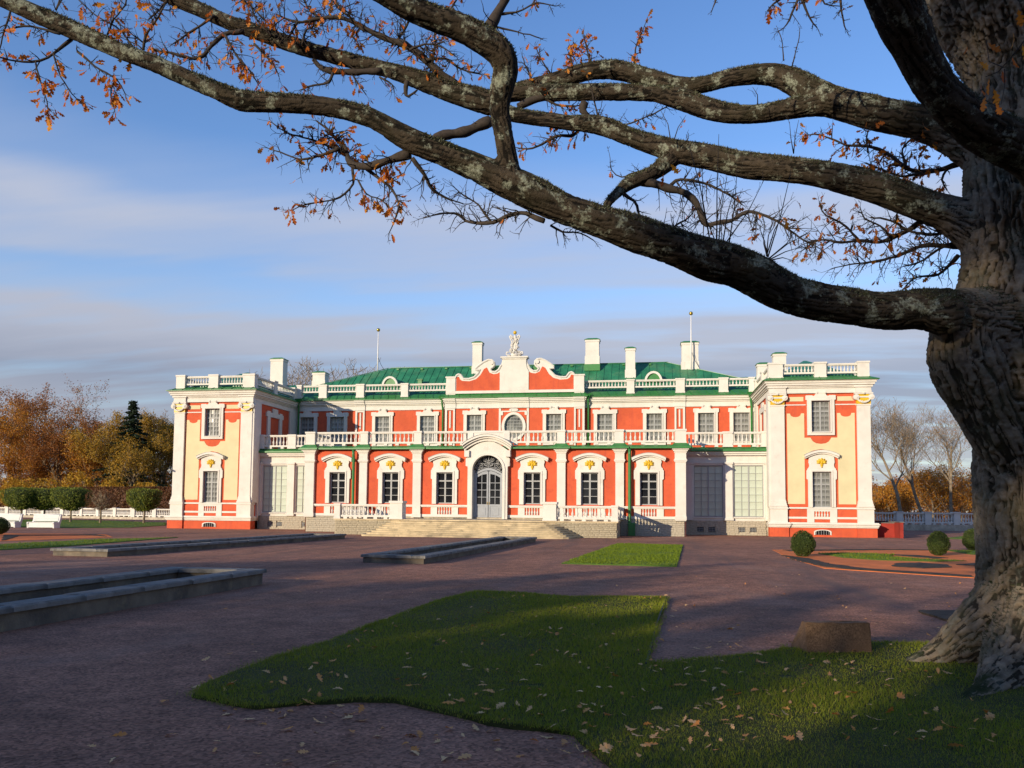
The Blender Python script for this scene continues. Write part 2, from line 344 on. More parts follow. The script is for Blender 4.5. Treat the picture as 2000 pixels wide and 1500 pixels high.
def lawn_z(x, y):
    d = np.hypot(x-OAK.x, y-OAK.y)
    return .035 + .16*np.exp(-(d/1.9)**2) + .03*np.sin(x*1.7+y*.9)*np.exp(-d/6)
def inside(P, poly):
    x, y = P[:,0], P[:,1]; r = np.zeros(len(P), bool); n = len(poly)
    for i in range(n):
        x0, y0 = poly[i]; x1, y1 = poly[(i+1) % n]
        if y0 == y1: continue
        c = ((y0 > y) != (y1 > y)) & (x < (x1-x0)*(y-y0)/(y1-y0)+x0); r ^= c
    return r
def lawn_mesh(name, poly, m, zf, h=.2):
    """turf sheet following the ground, with a cut edge down to the gravel"""
    import bmesh
    bm = bmesh.new(); n = len(poly)
    dense = []
    for i in range(n):
        a = Vector(poly[i]); b = Vector(poly[(i+1) % n]); k = max(1, int((b-a).length/h))
        for q in range(k):
            p = a.lerp(b, q/k); dense.append((p.x+rnd.uniform(-.025,.025), p.y+rnd.uniform(-.025,.025)))
    top = [bm.verts.new((x, y, 0)) for x, y in dense]; f = bm.faces.new(top)
    f.normal_update(); bmesh.ops.triangulate(bm, faces=[f]); 
    xs = [p[0] for p in dense]; ys = [p[1] for p in dense]
    for x in np.arange(min(xs), max(xs), .5):
        bmesh.ops.bisect_plane(bm, geom=bm.verts[:]+bm.edges[:]+bm.faces[:], plane_co=(x,0,0), plane_no=(1,0,0))
    for y in np.arange(min(ys), max(ys), .5):
        bmesh.ops.bisect_plane(bm, geom=bm.verts[:]+bm.edges[:]+bm.faces[:], plane_co=(0,y,0), plane_no=(0,1,0))
    for v in bm.verts: v.co.z = float(zf(v.co.x, v.co.y))
    be = [e for e in bm.edges if e.is_boundary]
    r = bmesh.ops.extrude_edge_only(bm, edges=be)
    for v in r['geom']:
        if isinstance(v, bmesh.types.BMVert): v.co.z = -.05
    bmesh.ops.recalc_face_normals(bm, faces=bm.faces[:])
    if sum(f.normal.z for f in bm.faces) < 0: bmesh.ops.reverse_faces(bm, faces=bm.faces[:])
    me = bpy.data.meshes.new(name); bm.to_mesh(me); bm.free(); me.materials.append(M[m]); me.shade_smooth()
    return link(name, me)
def blades(name, poly, zf, dens, h, w, m, seed, near=None, lean=.6, mask=None):
    g_ = np.random.default_rng(seed); P = np.array(poly); lo, hi = P.min(0), P.max(0)
    n = int((hi-lo).prod()*dens); Q = g_.uniform(lo, hi, (n, 2)); Q = Q[inside(Q, poly)]
    if near is not None:
        d = np.hypot(Q[:,0]-CAM.x, Q[:,1]-CAM.y); Q = Q[g_.uniform(0, 1, len(Q)) < np.clip((near/np.maximum(d, .1))**1.6, .12, 1)]
    # drop what the frame can never show
    if mask is not None: Q = Q[mask(Q)]
    if near is not None:      # grass hangs unevenly over the cut edge
        E_ = []
        for i in range(len(poly)):
            a_, b_ = P[i], P[(i+1) % len(poly)]; k = int(np.linalg.norm(b_-a_)*420); t_ = g_.uniform(0, 1, (k, 1)); w_ = .015+.05*vnoise(np.c_[a_*(1-t_)+b_*t_, np.zeros(k)]*3.5, 8); E_.append(a_*(1-t_)+b_*t_+g_.normal(size=(k, 2))*w_[:,None])
        Q = np.concatenate([Q]+E_)
    n = len(Q); d = np.hypot(Q[:,0]-CAM.x, Q[:,1]-CAM.y); sc = np.clip(d/7, .8, 3) if near else np.ones(n)
    patch = vnoise(np.c_[Q*.9, np.zeros(n)], 3); bare = vnoise(np.c_[Q*2.6, np.zeros(n)+5], 9)
    keep = bare < .97; Q, d, sc, patch = Q[keep], d[keep], sc[keep], patch[keep]; n = len(Q)
    z = zf(Q[:,0], Q[:,1])-.004; a = g_.uniform(0, 2*np.pi, n); L = h*(.4+.9*g_.uniform(0, 1, n)**1.6)*(.45+1.1*patch); ww = w*sc*(.6+.8*g_.uniform(0, 1, n))
    b = g_.uniform(0, 2*np.pi, n); le = L*lean*g_.uniform(.2, 1.4, n)
    B = np.c_[Q, z]; dx = np.c_[np.cos(a)*ww, np.sin(a)*ww, np.zeros(n)]; T = B+np.c_[np.cos(b)*le, np.sin(b)*le, L]
    V = np.stack([B-dx, B+dx, T], 1).reshape(-1, 3); F = np.arange(3*n).reshape(-1, 3)
    o = link(name, fastmesh(name, V, F, m)); return tag(o, kind='stuff')
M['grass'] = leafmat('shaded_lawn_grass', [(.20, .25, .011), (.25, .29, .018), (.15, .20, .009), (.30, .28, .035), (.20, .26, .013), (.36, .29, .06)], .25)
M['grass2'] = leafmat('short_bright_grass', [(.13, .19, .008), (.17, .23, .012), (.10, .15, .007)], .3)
flat = lambda z: (lambda x, y: np.zeros_like(x)+z)
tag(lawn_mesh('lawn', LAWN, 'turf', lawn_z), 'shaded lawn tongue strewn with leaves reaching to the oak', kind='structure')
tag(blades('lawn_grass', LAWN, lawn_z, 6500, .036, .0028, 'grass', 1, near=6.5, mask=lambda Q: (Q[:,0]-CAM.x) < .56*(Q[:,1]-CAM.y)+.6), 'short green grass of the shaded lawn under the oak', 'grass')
ST = .03
def lawn2(name, poly, label, dens, seed):
    o = lawn_mesh(name, poly, 'turf2', flat(ST), .6); tag(o, label, kind='structure')
    b_ = blades(name+'_grass', poly, flat(ST), dens, .05, .011, 'grass2', seed, lean=.4); tag(b_, 'short mown grass of the '+label, 'grass')
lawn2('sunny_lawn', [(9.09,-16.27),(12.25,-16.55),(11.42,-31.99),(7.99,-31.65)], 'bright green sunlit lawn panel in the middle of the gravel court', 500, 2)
lawn2('side_lawn', [(-13.2,-36),(-12.45,-27.7),(-13.95,-17.0),(-15.7,-20.4),(-15.95,-27),(-17.2,-36)], 'narrow green lawn strip behind the far left basin', 160, 3)
lawn2('bench_lawn', [(-60,-2),(-31,-3.2),(-28.4,-.2),(-30.1,7),(-37.3,18.2),(-51.5,26),(-75,22)], 'lawn with clipped trees behind the white benches', 30, 4)
lawn2('parterre_lawn', [(17.2,-22.7),(17.55,-25.5),(18.4,-26.7),(20.2,-27.0),(21.4,-26.2),(20.2,-25.4),(19.5,-24.0),(20.2,-22.6),(18.8,-21.8)], 'curved grass scroll in the red parterre', 250, 5)
lawn2('far_parterre_lawn', [(23.5,-18.0),(23.3,-21.5),(32,-20.5),(32,-15)], 'grass patch beside the clipped bushes at right', 120, 6)
lawn2('east_lawn', [(29.6,.3),(30.8,-1.4),(60,2),(60,9),(35,10)], 'grass strip below the right garden balustrade', 30, 7)
tag(sheet('red_parterre', [(15.9,-19.9),(15.55,-26),(15.68,-31.3),(16.3,-31.9),(18.77,-33.9),(24,-36),(36,-30),(36,-15.5),(21.07,-17.07)], .012, 'brickdust', thick=.06), 'flat parterre of crushed red brick at right')
tag(sheet('left_parterre', [(-18.4,-24),(-30,-26),(-33,-16),(-25.3,-14.3),(-20.4,-14),(-17.2,-17.8)], .012, 'brickdust', thick=.06), 'flat parterre of crushed red brick at left')
def soil(poly, seed, label):
    r_ = random.Random(seed); n = len(poly); dense = []
    for i in range(n):
        a, b = Vector(poly[i]), Vector(poly[(i+1) % n]); k = max(1, int((b-a).length/.25))
        for q in range(k): p = a.lerp(b, q/k); dense.append((p.x+r_.uniform(-.06,.06), p.y+r_.uniform(-.06,.06)))
    tag(sheet('soil_bed', dense, .03, 'soil', thick=.06), label)
soil([(15.6,-24.5),(15.55,-26.8),(15.75,-30.6),(16.4,-31.8),(18.8,-33.8),(19.0,-33.2),(16.9,-31.3),(16.3,-29.5),(16.2,-26.5)], 1, 'dark soil border along the parterre edge')
soil([(17.9,-30.0),(18.6,-30.6),(19.6,-30.0),(20.0,-28.6),(19.4,-27.8),(18.5,-28.4)], 2, 'round dark soil patch in the parterre')
soil([(20.3,-28.5),(21.5,-29.6),(23.5,-28.8),(23.6,-27.2),(21.5,-27.0)], 3, 'dark soil patch beside the oak trunk in the parterre')
soil([(16.3,-20.2),(20.8,-17.6),(25,-17.2),(24.8,-17.8),(20.9,-18.5),(16.4,-21.2)], 4, 'dark soil strip along the far parterre edge')
soil([(19.6,-22.4),(20.9,-22.8),(21.4,-24.4),(20.8,-25.0),(20.2,-23.8)], 6, 'dark soil comma beside the grass scroll')
soil([(15.05,-41.75),(18.5,-41.4),(18.5,-44.9),(15.1,-43.6)], 5, 'dark soil triangle beside the oak trunk')
soil([(-18.6,-23.6),(-24,-17.5),(-20.6,-14.6),(-17.6,-17.6),(-19.6,-16.2),(-22.6,-18.0)], 7, 'dark soil patch in the left parterre')
_e = MB()
for p_, q_ in (((10.925,-40.80),(10.705,-44.6)),((10.705,-44.6),(10.565,-47.6))):
    d_ = Vector(q_)-Vector(p_); n_ = Vector((-d_.y, d_.x)).normalized()*.012; c_ = [Vector(p_)-n_, Vector(q_)-n_, Vector(q_)+n_, Vector(p_)+n_]
    _e.add([(c.x, c.y, -.05) for c in c_]+[(c.x, c.y, .05) for c in c_], [(0,3,2,1),(4,5,6,7),(0,1,5,4),(1,2,6,5),(2,3,7,6),(3,0,4,7)])
tag(_e.build('lawn_edging', 'edging'), 'dark metal edging along the right side of the shaded lawn', kind='structure')

# ================================================================== PALACE
P = thing('palace', 'red and white two storey baroque palace with yellow panelled corner towers and green roof', 'palace')
def wall_holes(mb, x0, x1, z0, z1, y, holes, depth=.28):
    """front face at y with rectangular openings and reveals going back"""
    xs = sorted({x0, x1, *[h[0] for h in holes], *[h[1] for h in holes]}); zs = sorted({z0, z1, *[h[2] for h in holes], *[h[3] for h in holes]})
    for a, b in zip(xs, xs[1:]):
        for c, d in zip(zs, zs[1:]):
            mx_, mz_ = (a+b)/2, (c+d)/2
            if any(h[0] < mx_ < h[1] and h[2] < mz_ < h[3] for h in holes): continue
            mb.add([(a,y,c),(b,y,c),(b,y,d),(a,y,d)], [(0,1,2,3)])
    for a, b, c, d in holes:
        mb.add([(a,y,c),(b,y,c),(b,y,d),(a,y,d),(a,y+depth,c),(b,y+depth,c),(b,y+depth,d),(a,y+depth,d)], [(0,4,5,1),(1,5,6,2),(2,6,7,3),(3,7,4,0)])
def mould(mb, x0, x1, y0, y1, steps, s=1):
    """stack of plain courses: steps = (z0, z1, projection) on all four sides"""
    for z0, z1, p in steps: mb.box(x0-p, x1+p, y0-p, y1+p, z0, z1)
# --- windows ---------------------------------------------------------------
def window_proto(w, h, nx, rows, glass, bar=.035, frame=.07, mid=True, trans=None):
    """sash with its own panes; origin bottom centre, glass 4 cm behind the bars. rows = list of row heights as fractions"""
    f = MB(); d = .05
    f.box(-w/2, -w/2+frame, -d, d, 0, h); f.box(w/2-frame, w/2, -d, d, 0, h); f.box(-w/2+frame, w/2-frame, -d, d, 0, frame); f.box(-w/2+frame, w/2-frame, -d, d, h-frame, h)
    iw = w-2*frame; cuts = [-iw/2+iw*i/nx for i in range(nx+1)]; tot = h-2*frame; zs = [frame]
    for r in rows: zs.append(zs[-1]+tot*r/sum(rows))
    for i in range(1, nx):
        b = frame*.75 if (mid and i*2 == nx) else bar/2
        f.box(cuts[i]-b, cuts[i]+b, -d*.8, d*.6, frame, h-frame)
    for k in range(1, len(rows)):
        b = frame*.6 if trans == k else bar/2
        f.box(-iw/2, iw/2, -d*.7, d*.5, zs[k]-b, zs[k]+b)
    fm = f.mesh('window', 'sash'); panes = []; cache = {}
    for i in range(nx):
        for k in range(len(rows)):
            pw, ph = cuts[i+1]-cuts[i]-.012, zs[k+1]-zs[k]-.012; key = (round(pw, 4), round(ph, 4))
            if key not in cache: cache[key] = MB().box(-pw/2, pw/2, -.006, .006, -ph/2, ph/2).mesh('pane', glass)
            panes.append((cache[key], ((cuts[i]+cuts[i+1])/2, .012, (zs[k]+zs[k+1])/2)))
    return fm, panes
def place_window(proto, x, y, z, parent=P, rz=0, tilt=True):
    o = link('window', proto[0], parent, (x, y, z), rz)
    for me, l in proto[1]:
        p = link('pane', me, o, l)
        if tilt: p.rotation_euler = (rnd.gauss(0, .012), 0, rnd.gauss(0, .016))
    return o
WG = window_proto(1.14, 2.12, 2, [1.25, 1.25, 1.25, 1.2][::-1], 'glass', frame=.075, trans=3)
WT = window_proto(1.2, 2.36, 4, [1]*4+[1.05, 1.05], 'glass2', bar=.03, trans=4)
WTU = window_proto(1.2, 2.1, 4, [1]*4+[.95, .95], 'glass2', bar=.03, trans=4)
WU = window_proto(1.2, 2.25, 4, [1, 1, 1, .95, .95], 'glass2', bar=.03, trans=3)
WL = window_proto(1.98, 3.56, 4, [1]*7, 'blind', bar=.018, frame=.05)

def surround_lo(x, y, z0, z1, ear, hood, hw=.57):
    """white moulded surround with ears and a bowed crown; gold shell in the tympanum"""
    o = [(-.87, z0), (-.87, ear-.55), (-.96, ear-.5), (-.96, ear+.05), (-.90, ear+.12), (-.90, ear+.18)]
    o += arc(-.98, ear+.42, .20, .26, -60, 40, 5)[::1]
    o += [(-.80, hood-.40)] + [(-.80+1.6*i/10, hood-.40+.30*math.sin(math.pi*i/10)) for i in range(1, 10)] + [(.80, hood-.40)]
    half = [(-a, b) for a, b in reversed(o[:12])]
    out = o[:12]+[(-.80, hood-.40)]+[(-.80+1.6*i/10, hood-.40+.30*math.sin(math.pi*i/10)) for i in range(1, 10)]+[(.80, hood-.40)]+half
    poly = out+[(hw, z0), (hw, z1), (-hw, z1), (-hw, z0)]
    mb = MB(); mb.prism([(x+a, b) for a, b in poly], y-.10, y+.06)
    t = MB()
    for a0, a1, b0, b1 in ((-hw-.10, -hw, z0, z1+.10), (hw, hw+.10, z0, z1+.10), (-hw, hw, z1, z1+.10)): t.box(x+a0, x+a1, y-.14, y-.09, b0, b1)
    mb.add(t.v, t.f)
    # raised outer rim
    so_ = mb.build('window_surround', 'white', P)
    hb = MB(); n = 14
    lo = [(-1.08+2.16*i/n, hood-.42+.32*math.sin(math.pi*i/n)**.9) for i in range(n+1)]; hi = [(a*1.02, b+.15) for a, b in lo]
    hb.prism([(x+a, b) for a, b in lo]+[(x+a, b) for a, b in reversed(hi)], y-.34, y+.06)
    lo2 = [(a*.95, b-.09) for a, b in lo]; hi2 = [(a*.98, b-.004) for a, b in lo]
    hb.prism([(x+a, b) for a, b in lo2]+[(x+a, b) for a, b in reversed(hi2)], y-.24, y+.06)
    hb.build('hood', 'white', so_)
    cap = MB(); lo3 = [(a*1.03, b+.152) for a, b in lo]; hi3 = [(a*1.04, b+.172) for a, b in lo]
    cap.prism([(x+a, b) for a, b in lo3]+[(x+a, b) for a, b in reversed(hi3)], y-.36, y+.05); cap.build('hood_flashing', 'sash', so_)
    link('shell_ornament', SHELL, so_, (x, y-.11, (z1+hood)/2-.10))
    return so_
sh = MB()
for i in range(7):
    a = R(-8+196*i/6); L = .30 if i not in (0, 6) else .27
    c = (math.cos(a)*L*.62, 0, math.sin(a)*L*.5+.02)
    sh.tube([(math.cos(a)*.06, 0, math.sin(a)*.05), (c[0], -.03, c[2]), (math.cos(a)*L, -.02, math.sin(a)*L*.82+.02)], [.035, .075, .055], 6)
    sh.ball((math.cos(a)*L, -.02, math.sin(a)*L*.82+.02), (.065, .045, .06), 7, 5)
for i in range(3): sh.ball((0, -.02, -.06-.10*i), (.14-.035*i, .05, .07), 7, 5)
sh.ball((0, -.05, .03), (.09, .06, .09), 8, 6)
SHELL = sh.mesh('shell_ornament', 'gold', True)
def surround_up(x, y, z0, z1, hw=.6, open_bottom=False, parent=P):
    """upper window surround: flat frame with ears and a broken scroll on top"""
    T = z1+.36; e = hw+.36; f_ = hw+.27
    o = [(-f_, z0), (-f_, T-.32), (-e, T-.30), (-e, T-.02), (-e+.06, T), (-.55, T), (-.48, T-.05), (-.40, T-.03), (-.33, T+.06), (-.30, T+.16), (-.16, T+.20), (-.08, T+.14)]
    out = o+[(-a, b) for a, b in reversed(o)]
    poly = out+[(hw, z0), (hw, z1), (-hw, z1), (-hw, z0)]
    mb = MB(); mb.prism([(x+a, b) for a, b in poly], y-.12, y+.05)
    for s in (-1, 1):
        c = Vector((x+s*.26, 0, T+.19)); n = 12
        mb.prism([(c.x+.10*math.cos(2*math.pi*i/n), c.z+.10*math.sin(2*math.pi*i/n)) for i in range(n)], y-.17, y+.02)
        mb.prism([(c.x+.05*math.cos(2*math.pi*i/n), c.z+.05*math.sin(2*math.pi*i/n)) for i in range(n)], y-.20, y-.165)
    for a0, a1, b0, b1 in ((-hw-.09, -hw, z0, z1+.09), (hw, hw+.09, z0, z1+.09), (-hw, hw, z1, z1+.09)): mb.box(x+a0, x+a1, y-.155, y-.115, b0, b1)
    if not open_bottom:
        mb.box(x-f_, x+f_, y-.121, y+.05, z0-.22, z0); mb.box(x-hw-.05, x+hw+.05, y-.18, y-.115, z0-.06, z0)
    return mb.build('window_surround', 'white', parent)
# --- balustrades -------------------------------------------------------------
_bal = {}
def bal_mesh(h, r=.075):
    k = (round(h, 3), r)
    if k not in _bal:
        pf = [(r*1.0, 0), (r*1.0, .07*h), (r*.55, .10*h), (r*.75, .16*h), (r*1.05, .30*h), (r*.95, .42*h), (r*.5, .62*h), (r*.42, .74*h), (r*.6, .80*h), (r*.45, .84*h), (r*.5, .90*h), (r*.95, .93*h), (r*.95, h)]
        _bal[k] = MB().lathe(pf, n=8).mesh('baluster', 'white', False)
    return _bal[k]
def obox(mb, a, b, hw, z0, z1):
    """box along the line a-b in plan"""
    a, b = Vector((a[0], a[1])), Vector((b[0], b[1])); d = (b-a).normalized(); n = Vector((-d.y, d.x))*hw
    q = [a-n, b-n, b+n, a+n]
    mb.add([(p.x, p.y, z0) for p in q]+[(p.x, p.y, z1) for p in q], [(0,3,2,1),(4,5,6,7),(0,1,5,4),(1,2,6,5),(2,3,7,6),(3,0,4,7)])
def balustrade(a, b, z0, z1, n, single=True, parent=P, hw=.13, bh=.12, th=.14, feet=0, mat_='white', r=.075):
    rail = MB(); obox(rail, a, b, hw, z0, z0+bh); obox(rail, a, b, hw*1.08, z1-th*.6, z1); obox(rail, a, b, hw*.85, z1-th, z1-th*.6)
    if feet:
        for i in range(feet):
            t = (i+.5)/feet; p = Vector(a[:2]).lerp(Vector(b[:2]), t); d = (Vector(b[:2])-Vector(a[:2])).normalized()*.12
            obox(rail, p-d, p+d, hw*.9, z0-.13, z0)
    o = rail.build('balustrade', mat_, parent); h = z1-th-(z0+bh)
    me = bal_mesh(h, r); big = MB()
    for i in range(n):
        t = (i+.5)/n; x = a[0]+(b[0]-a[0])*t; y = a[1]+(b[1]-a[1])*t
        if single: link('baluster', me, o, (x, y, z0+bh))
        else: big.add([(v.co.x+x, v.co.y+y, v.co.z+z0+bh) for v in me.vertices], [tuple(p.vertices) for p in me.polygons])
    if not single: tag(big.build('baluster_row', mat_, o), kind='stuff')
    return o
def post(x0, x1, y0, y1, z0, z1, parent=P, cap=.04):
    mb = MB(); mb.box(x0-.03, x1+.03, y0-.03, y1+.03, z0, z0+.12); mb.box(x0, x1, y0, y1, z0+.12, z1-.12); mb.box(x0-cap, x1+cap, y0-cap, y1+cap, z1-.12, z1)
    return mb.build('balustrade_post', 'white', parent)
# --- corner towers -----------------------------------------------------------
cap_m = None
def capital():
    """ionic capital: two volutes, abacus, garland over a gilded ground"""
    w = MB()
    w.box(-.58, .58, -.28, .1, .64, .74)
    for s in (-1, 1):
        n = 14
        for r0, y0_ in ((.19, -.30), (.12, -.335), (.06, -.365)):
            w.prism([(s*.47+r0*math.cos(2*math.pi*i/n), .44+r0*math.sin(2*math.pi*i/n)) for i in range(n)], y0_, .05)
        w.tube([(s*.40, -.25, .30), (s*.28, -.29, .16), (s*.12, -.30, .09), (0, -.30, .07)], [.045, .05, .055, .05], 6)
    w.box(-.30, .30, -.24, .05, .40, .50)
    for i in range(5): w.ball((-.24+.12*i, -.30, .13+.03*abs(i-2)), .05, 6, 4)
    w.ball((0, -.31, .69), (.09, .07, .08), 7, 5)
    g_ = MB(); g_.box(-.45, .45, -.19, .08, 0, .64)
    return w.mesh('capital', 'white'), g_.mesh('capital_ground', 'gold')
CAPW, CAPG = capital()
for s in (-1, 1):
    X = lambda a: s*a
    def bx(mb, a, b, *r): mb.box(min(s*a, s*b), max(s*a, s*b), *r)
    cx = s*22.0; i0, i1, o0, o1 = 18.75, 19.66, 24.28, 25.12       # pilaster edges from the inside out
    w = MB(); hs = [(cx-.6, cx+.6, 1.96, 4.34), (cx-.6, cx+.6, 7.0, 9.1)]
    wall_holes(w, min(s*18.8, s*25.05), max(s*18.8, s*25.05), .6, 9.6, 0, hs, .3)
    ya, yb = 0, 15.0
    xi, xo = s*18.8, s*25.05
    w.add([(xi,0,.0),(xi,yb,.0),(xi,yb,9.6),(xi,0,9.6)], [(0,1,2,3)]); w.add([(xo,0,0),(xo,yb,0),(xo,yb,9.6),(xo,0,9.6)], [(0,1,2,3)]); w.add([(xi,yb,0),(xo,yb,0),(xo,yb,9.6),(xi,yb,9.6)], [(0,1,2,3)])
    w.build('tower_wall', 'red', P)
    rm = MB(); rm.box(cx-1.2, cx+1.2, .42, .5, 1.5, 9.4); rm.build('window_backing', 'black', P)
    # plinth, base moulding, pedestals
    pl = MB(); x0, x1 = min(s*18.62, s*25.4), max(s*18.62, s*25.4)
    pl.box(x0+.18, x1-.18, -.10, 15.1, -.1, .62); bx(pl, 18.62, 19.85, -.22, .5, -.1, .625); bx(pl, 24.15, 25.4, -.22, 15.2, -.1, .625); pl.build('plinth', 'red', P)
    m = MB()
    for z0, z1, p in ((.62, .70, .08), (.70, .82, .14), (.82, .90, .22), (.90, .96, .12)):
        m.box(x0+.18-p*.6, x1-.18+p*.6, -.10-p, 15.1+p, z0, z1)
        for a, b in ((18.62, 19.85), (24.15, 25.4)): m.box(min(s*a, s*b)-p*.6, max(s*a, s*b)+p*.6, -.22-p, .45, z0+.002, z1+.002)
    m.build('base_moulding', 'white', P)
    pd = MB()
    for a, b in ((18.66, 19.78), (24.2, 25.22)):
        bx(pd, a, b, -.20, .4, .96, 1.84); bx(pd, a-.05, b+.05, -.26, .42, 1.84, 1.92); bx(pd, a-.02, b+.02, -.22, .41, 1.92, 1.985)
    bx(pd, 18.7, 25.1, -.09, .3, 1.86, 1.93); bx(pd, 18.7, 25.1, -.06, .3, 1.93, 1.97)
    bx(pd, 18.7, 25.1, -.04, .3, 1.20, 1.33)
    pd.build('pedestal_course', 'white', P)
    ap = MB(); ap.box(cx-.95, cx-.5, -.06, .1, .965, 1.855); ap.box(cx+.5, cx+.95, -.06, .1, .965, 1.855); ap.box(cx-.5, cx+.5, -.055, .1, 1.70, 1.855); ap.box(cx-.5, cx+.5, -.055, .1, 1.18, 1.34)
    apo = ap.build('window_apron', 'white', P)
    for i in range(5): link('apron_baluster', bal_mesh(.36, .06), apo, (cx-.36+.18*i, -.02, 1.34))
    ve = MB(); n = 10; top = arc(0, .36, .55, .14, 0, 180, n)
    ve.prism([(cx+.55, .12)]+[(cx+a, b) for a, b in top]+[(cx-.55, .12), (cx-.47, .16)]+[(cx+a*.85, b-.05) for a, b in reversed(top)]+[(cx+.47, .16)], -.16, -.08); vo = ve.build('cellar_window', 'white', P)
    MB().box(cx-.5, cx+.5, -.125, -.105, .15, .44).build('pane', 'glass', vo)
    gr = MB()
    for i in range(6): gr.box(cx-.42+.16*i, cx-.40+.16*i, -.15, -.13, .14, .47)
    gr.build('grille', 'sash', vo)
    # pilasters and capitals
    for a, b in ((i0, i1), (o0, o1)):
        p = MB(); bx(p, a-.10, b+.10, -.27, .3, 1.985, 2.10); bx(p, a-.07, b+.07, -.24, .3, 2.10, 2.22); bx(p, a-.04, b+.04, -.21, .3, 2.22, 2.38); bx(p, a-.015, b+.015, -.18, .3, 2.38, 2.46); bx(p, a, b, -.16, .3, 2.46, 8.74); bx(p, a-.04, b+.04, -.19, .3, 8.74, 8.84)
        po = p.build('pilaster', 'white', P)
        link('capital', CAPW, po, (s*(a+b)/2, -.02, 8.85)); link('capital_ground', CAPG, po, (s*(a+b)/2, -.02, 8.84))
    # side pilasters wrapping the inner corner, and the white side strips
    sp_ = MB(); bx(sp_, 18.60, 18.82, -.10, .85, 1.985, 9.6); bx(sp_, 18.66, 18.8, .85, 1.15, .9, 9.6); sp_.build('side_pilaster', 'white', P); sp_ = MB(); bx(sp_, 18.68, 18.8, 6.2, 7.6, 5.9, 9.75); sp_.build('side_pilaster', 'white', P)
    sw = MB(); bx(sw, 18.69, 18.8, 2.3, 2.75, 6.0, 9.2); bx(sw, 18.69, 18.8, 4.35, 4.8, 6.0, 9.2); bx(sw, 18.685, 18.8, 2.1, 5.0, 8.75, 9.1); bx(sw, 18.68, 18.8, 3.1, 4.0, 9.1, 9.45); sw.build('blind_window_surround', 'white', P)
    # yellow painted fields with their scalloped red borders
    for sgn in (-1, 1):
        L0, L1 = (cx-2.16, cx-1.10) if sgn < 0 else (cx+1.10, cx+2.16)
        xin = cx+sgn*1.05; xout = cx+sgn*2.16
        top = 8.26; mid = (xin+xout)/2
        sc = [(xout, top), (mid+sgn*.36, top), (mid+sgn*.33, top-.08)]+[(mid+sgn*.33*math.cos(R(a)), top-.08-.17*math.sin(R(a))) for a in range(20, 161, 20)]+[(mid-sgn*.33, top-.08), (mid-sgn*.36, top), (xin, top)]
        y_ = MB(); y_.prism([(xout, 2.18)]+sc+[(xin, 6.62)] + [(cx+sgn*.66, 6.62), (cx+sgn*.60, 6.5), (cx+sgn*.5, 6.36), (cx+sgn*.3, 6.24), (cx, 6.20), (cx, 5.86), (cx+sgn*.5, 5.76), (cx+sgn*1.06, 5.50), (cx+sgn*1.06, 2.18)], -.022, .02)
        y_.build('yellow_field', 'yellow', P)
        tp = MB(); tp.prism([(cx+sgn*1.08, 9.08), (cx+sgn*1.08, 9.38), (cx+sgn*1.98, 9.38), (cx+sgn*2.02, 9.2), (cx+sgn*2.14, 9.08)], -.022, .02); tp.build('yellow_field', 'yellow', P)
    lc = MB(); lc.box(cx-2.3, cx-.95, -.04, .02, 8.80, 8.87); lc.box(cx+.95, cx+2.3, -.04, .02, 8.80, 8.87); lc.build('string_course', 'white', P)
    place_window(WT, cx, .14, 1.97); place_window(WTU, cx, .14, 7.0)
    surround_lo(cx, -.02, 1.97, 4.34, 4.35, 5.72, .6); surround_up(cx, -.02, 7.0, 9.1)
    # entablature and cornice
    en = MB(); x0, x1 = min(s*18.72, s*25.12), max(s*18.72, s*25.12)
    for z0, z1, p in ((9.60, 9.72, .02), (9.72, 9.95, .0), (9.95, 10.03, .08), (10.03, 10.12, .16), (10.12, 10.26, .26), (10.26, 10.38, .34), (10.38, 10.43, .40)):
        en.box(x0-p, x1+p, -.14-p, 15+p, z0, z1)
    for z0, z1, p in ((9.60, 9.72, .02), (9.72, 9.95, .0), (9.95, 10.03, .08)):
        for a, b in ((i0-.1, i1+.1), (o0-.1, o1+.05)): en.box(min(s*a, s*b)-p, max(s*a, s*b)+p, -.26-p, 0, z0+.003, z1-.003)
    en.build('tower_cornice', 'white', P)
    rf = MB(); E0, E1 = x0-.50, x1+.50; I0, I1 = x0+.15, x1-.15
    rf.loft([[(E0,-.66,10.432),(E1,-.66,10.432),(E1,15.6,10.432),(E0,15.6,10.432)], [(E0,-.66,10.47),(E1,-.66,10.47),(E1,15.6,10.47),(E0,15.6,10.47)], [(I0,.10,10.78),(I1,.10,10.78),(I1,14.9,10.78),(I0,14.9,10.78)]])
    ro = rf.build('tower_eaves', 'eave', P)
    sm = MB()
    for i in range(9):
        x = E0+.5+(E1-E0-1)*i/8; sm.add([(x-.02,-.655,10.475),(x+.02,-.655,10.475),(x+.02,.09,10.785),(x-.02,.09,10.785),(x-.015,-.655,10.51),(x+.015,-.655,10.51),(x+.015,.09,10.82),(x-.015,.09,10.82)], [(4,5,6,7),(0,1,5,4),(1,2,6,5),(3,0,4,7)])
    tag(sm.build('seam', 'eave', ro), kind='stuff')
    tr = MB(); b0, b1 = x0+.7, x1-.7
    tr.loft([[(b0,.9,10.79),(b1,.9,10.79),(b1,9.5,10.79),(b0,9.5,10.79)], [(b0,.9,11.0),(b1,.9,11.0),(b1,9.5,11.0),(b0,9.5,11.0)], [(cx-.1,5.1,12.75),(cx+.1,5.1,12.75),(cx+.1,5.3,12.75),(cx-.1,5.3,12.75)]]); tr.build('tower_roof', 'roof', P)
    # roof balustrade: front run and the run along the inner side
    posts = ((24.38, 25.12), (21.64, 22.40), (18.66, 19.6))
    for a, b in posts: post(min(s*a, s*b), max(s*a, s*b), -.12, .42, 10.62, 11.72)
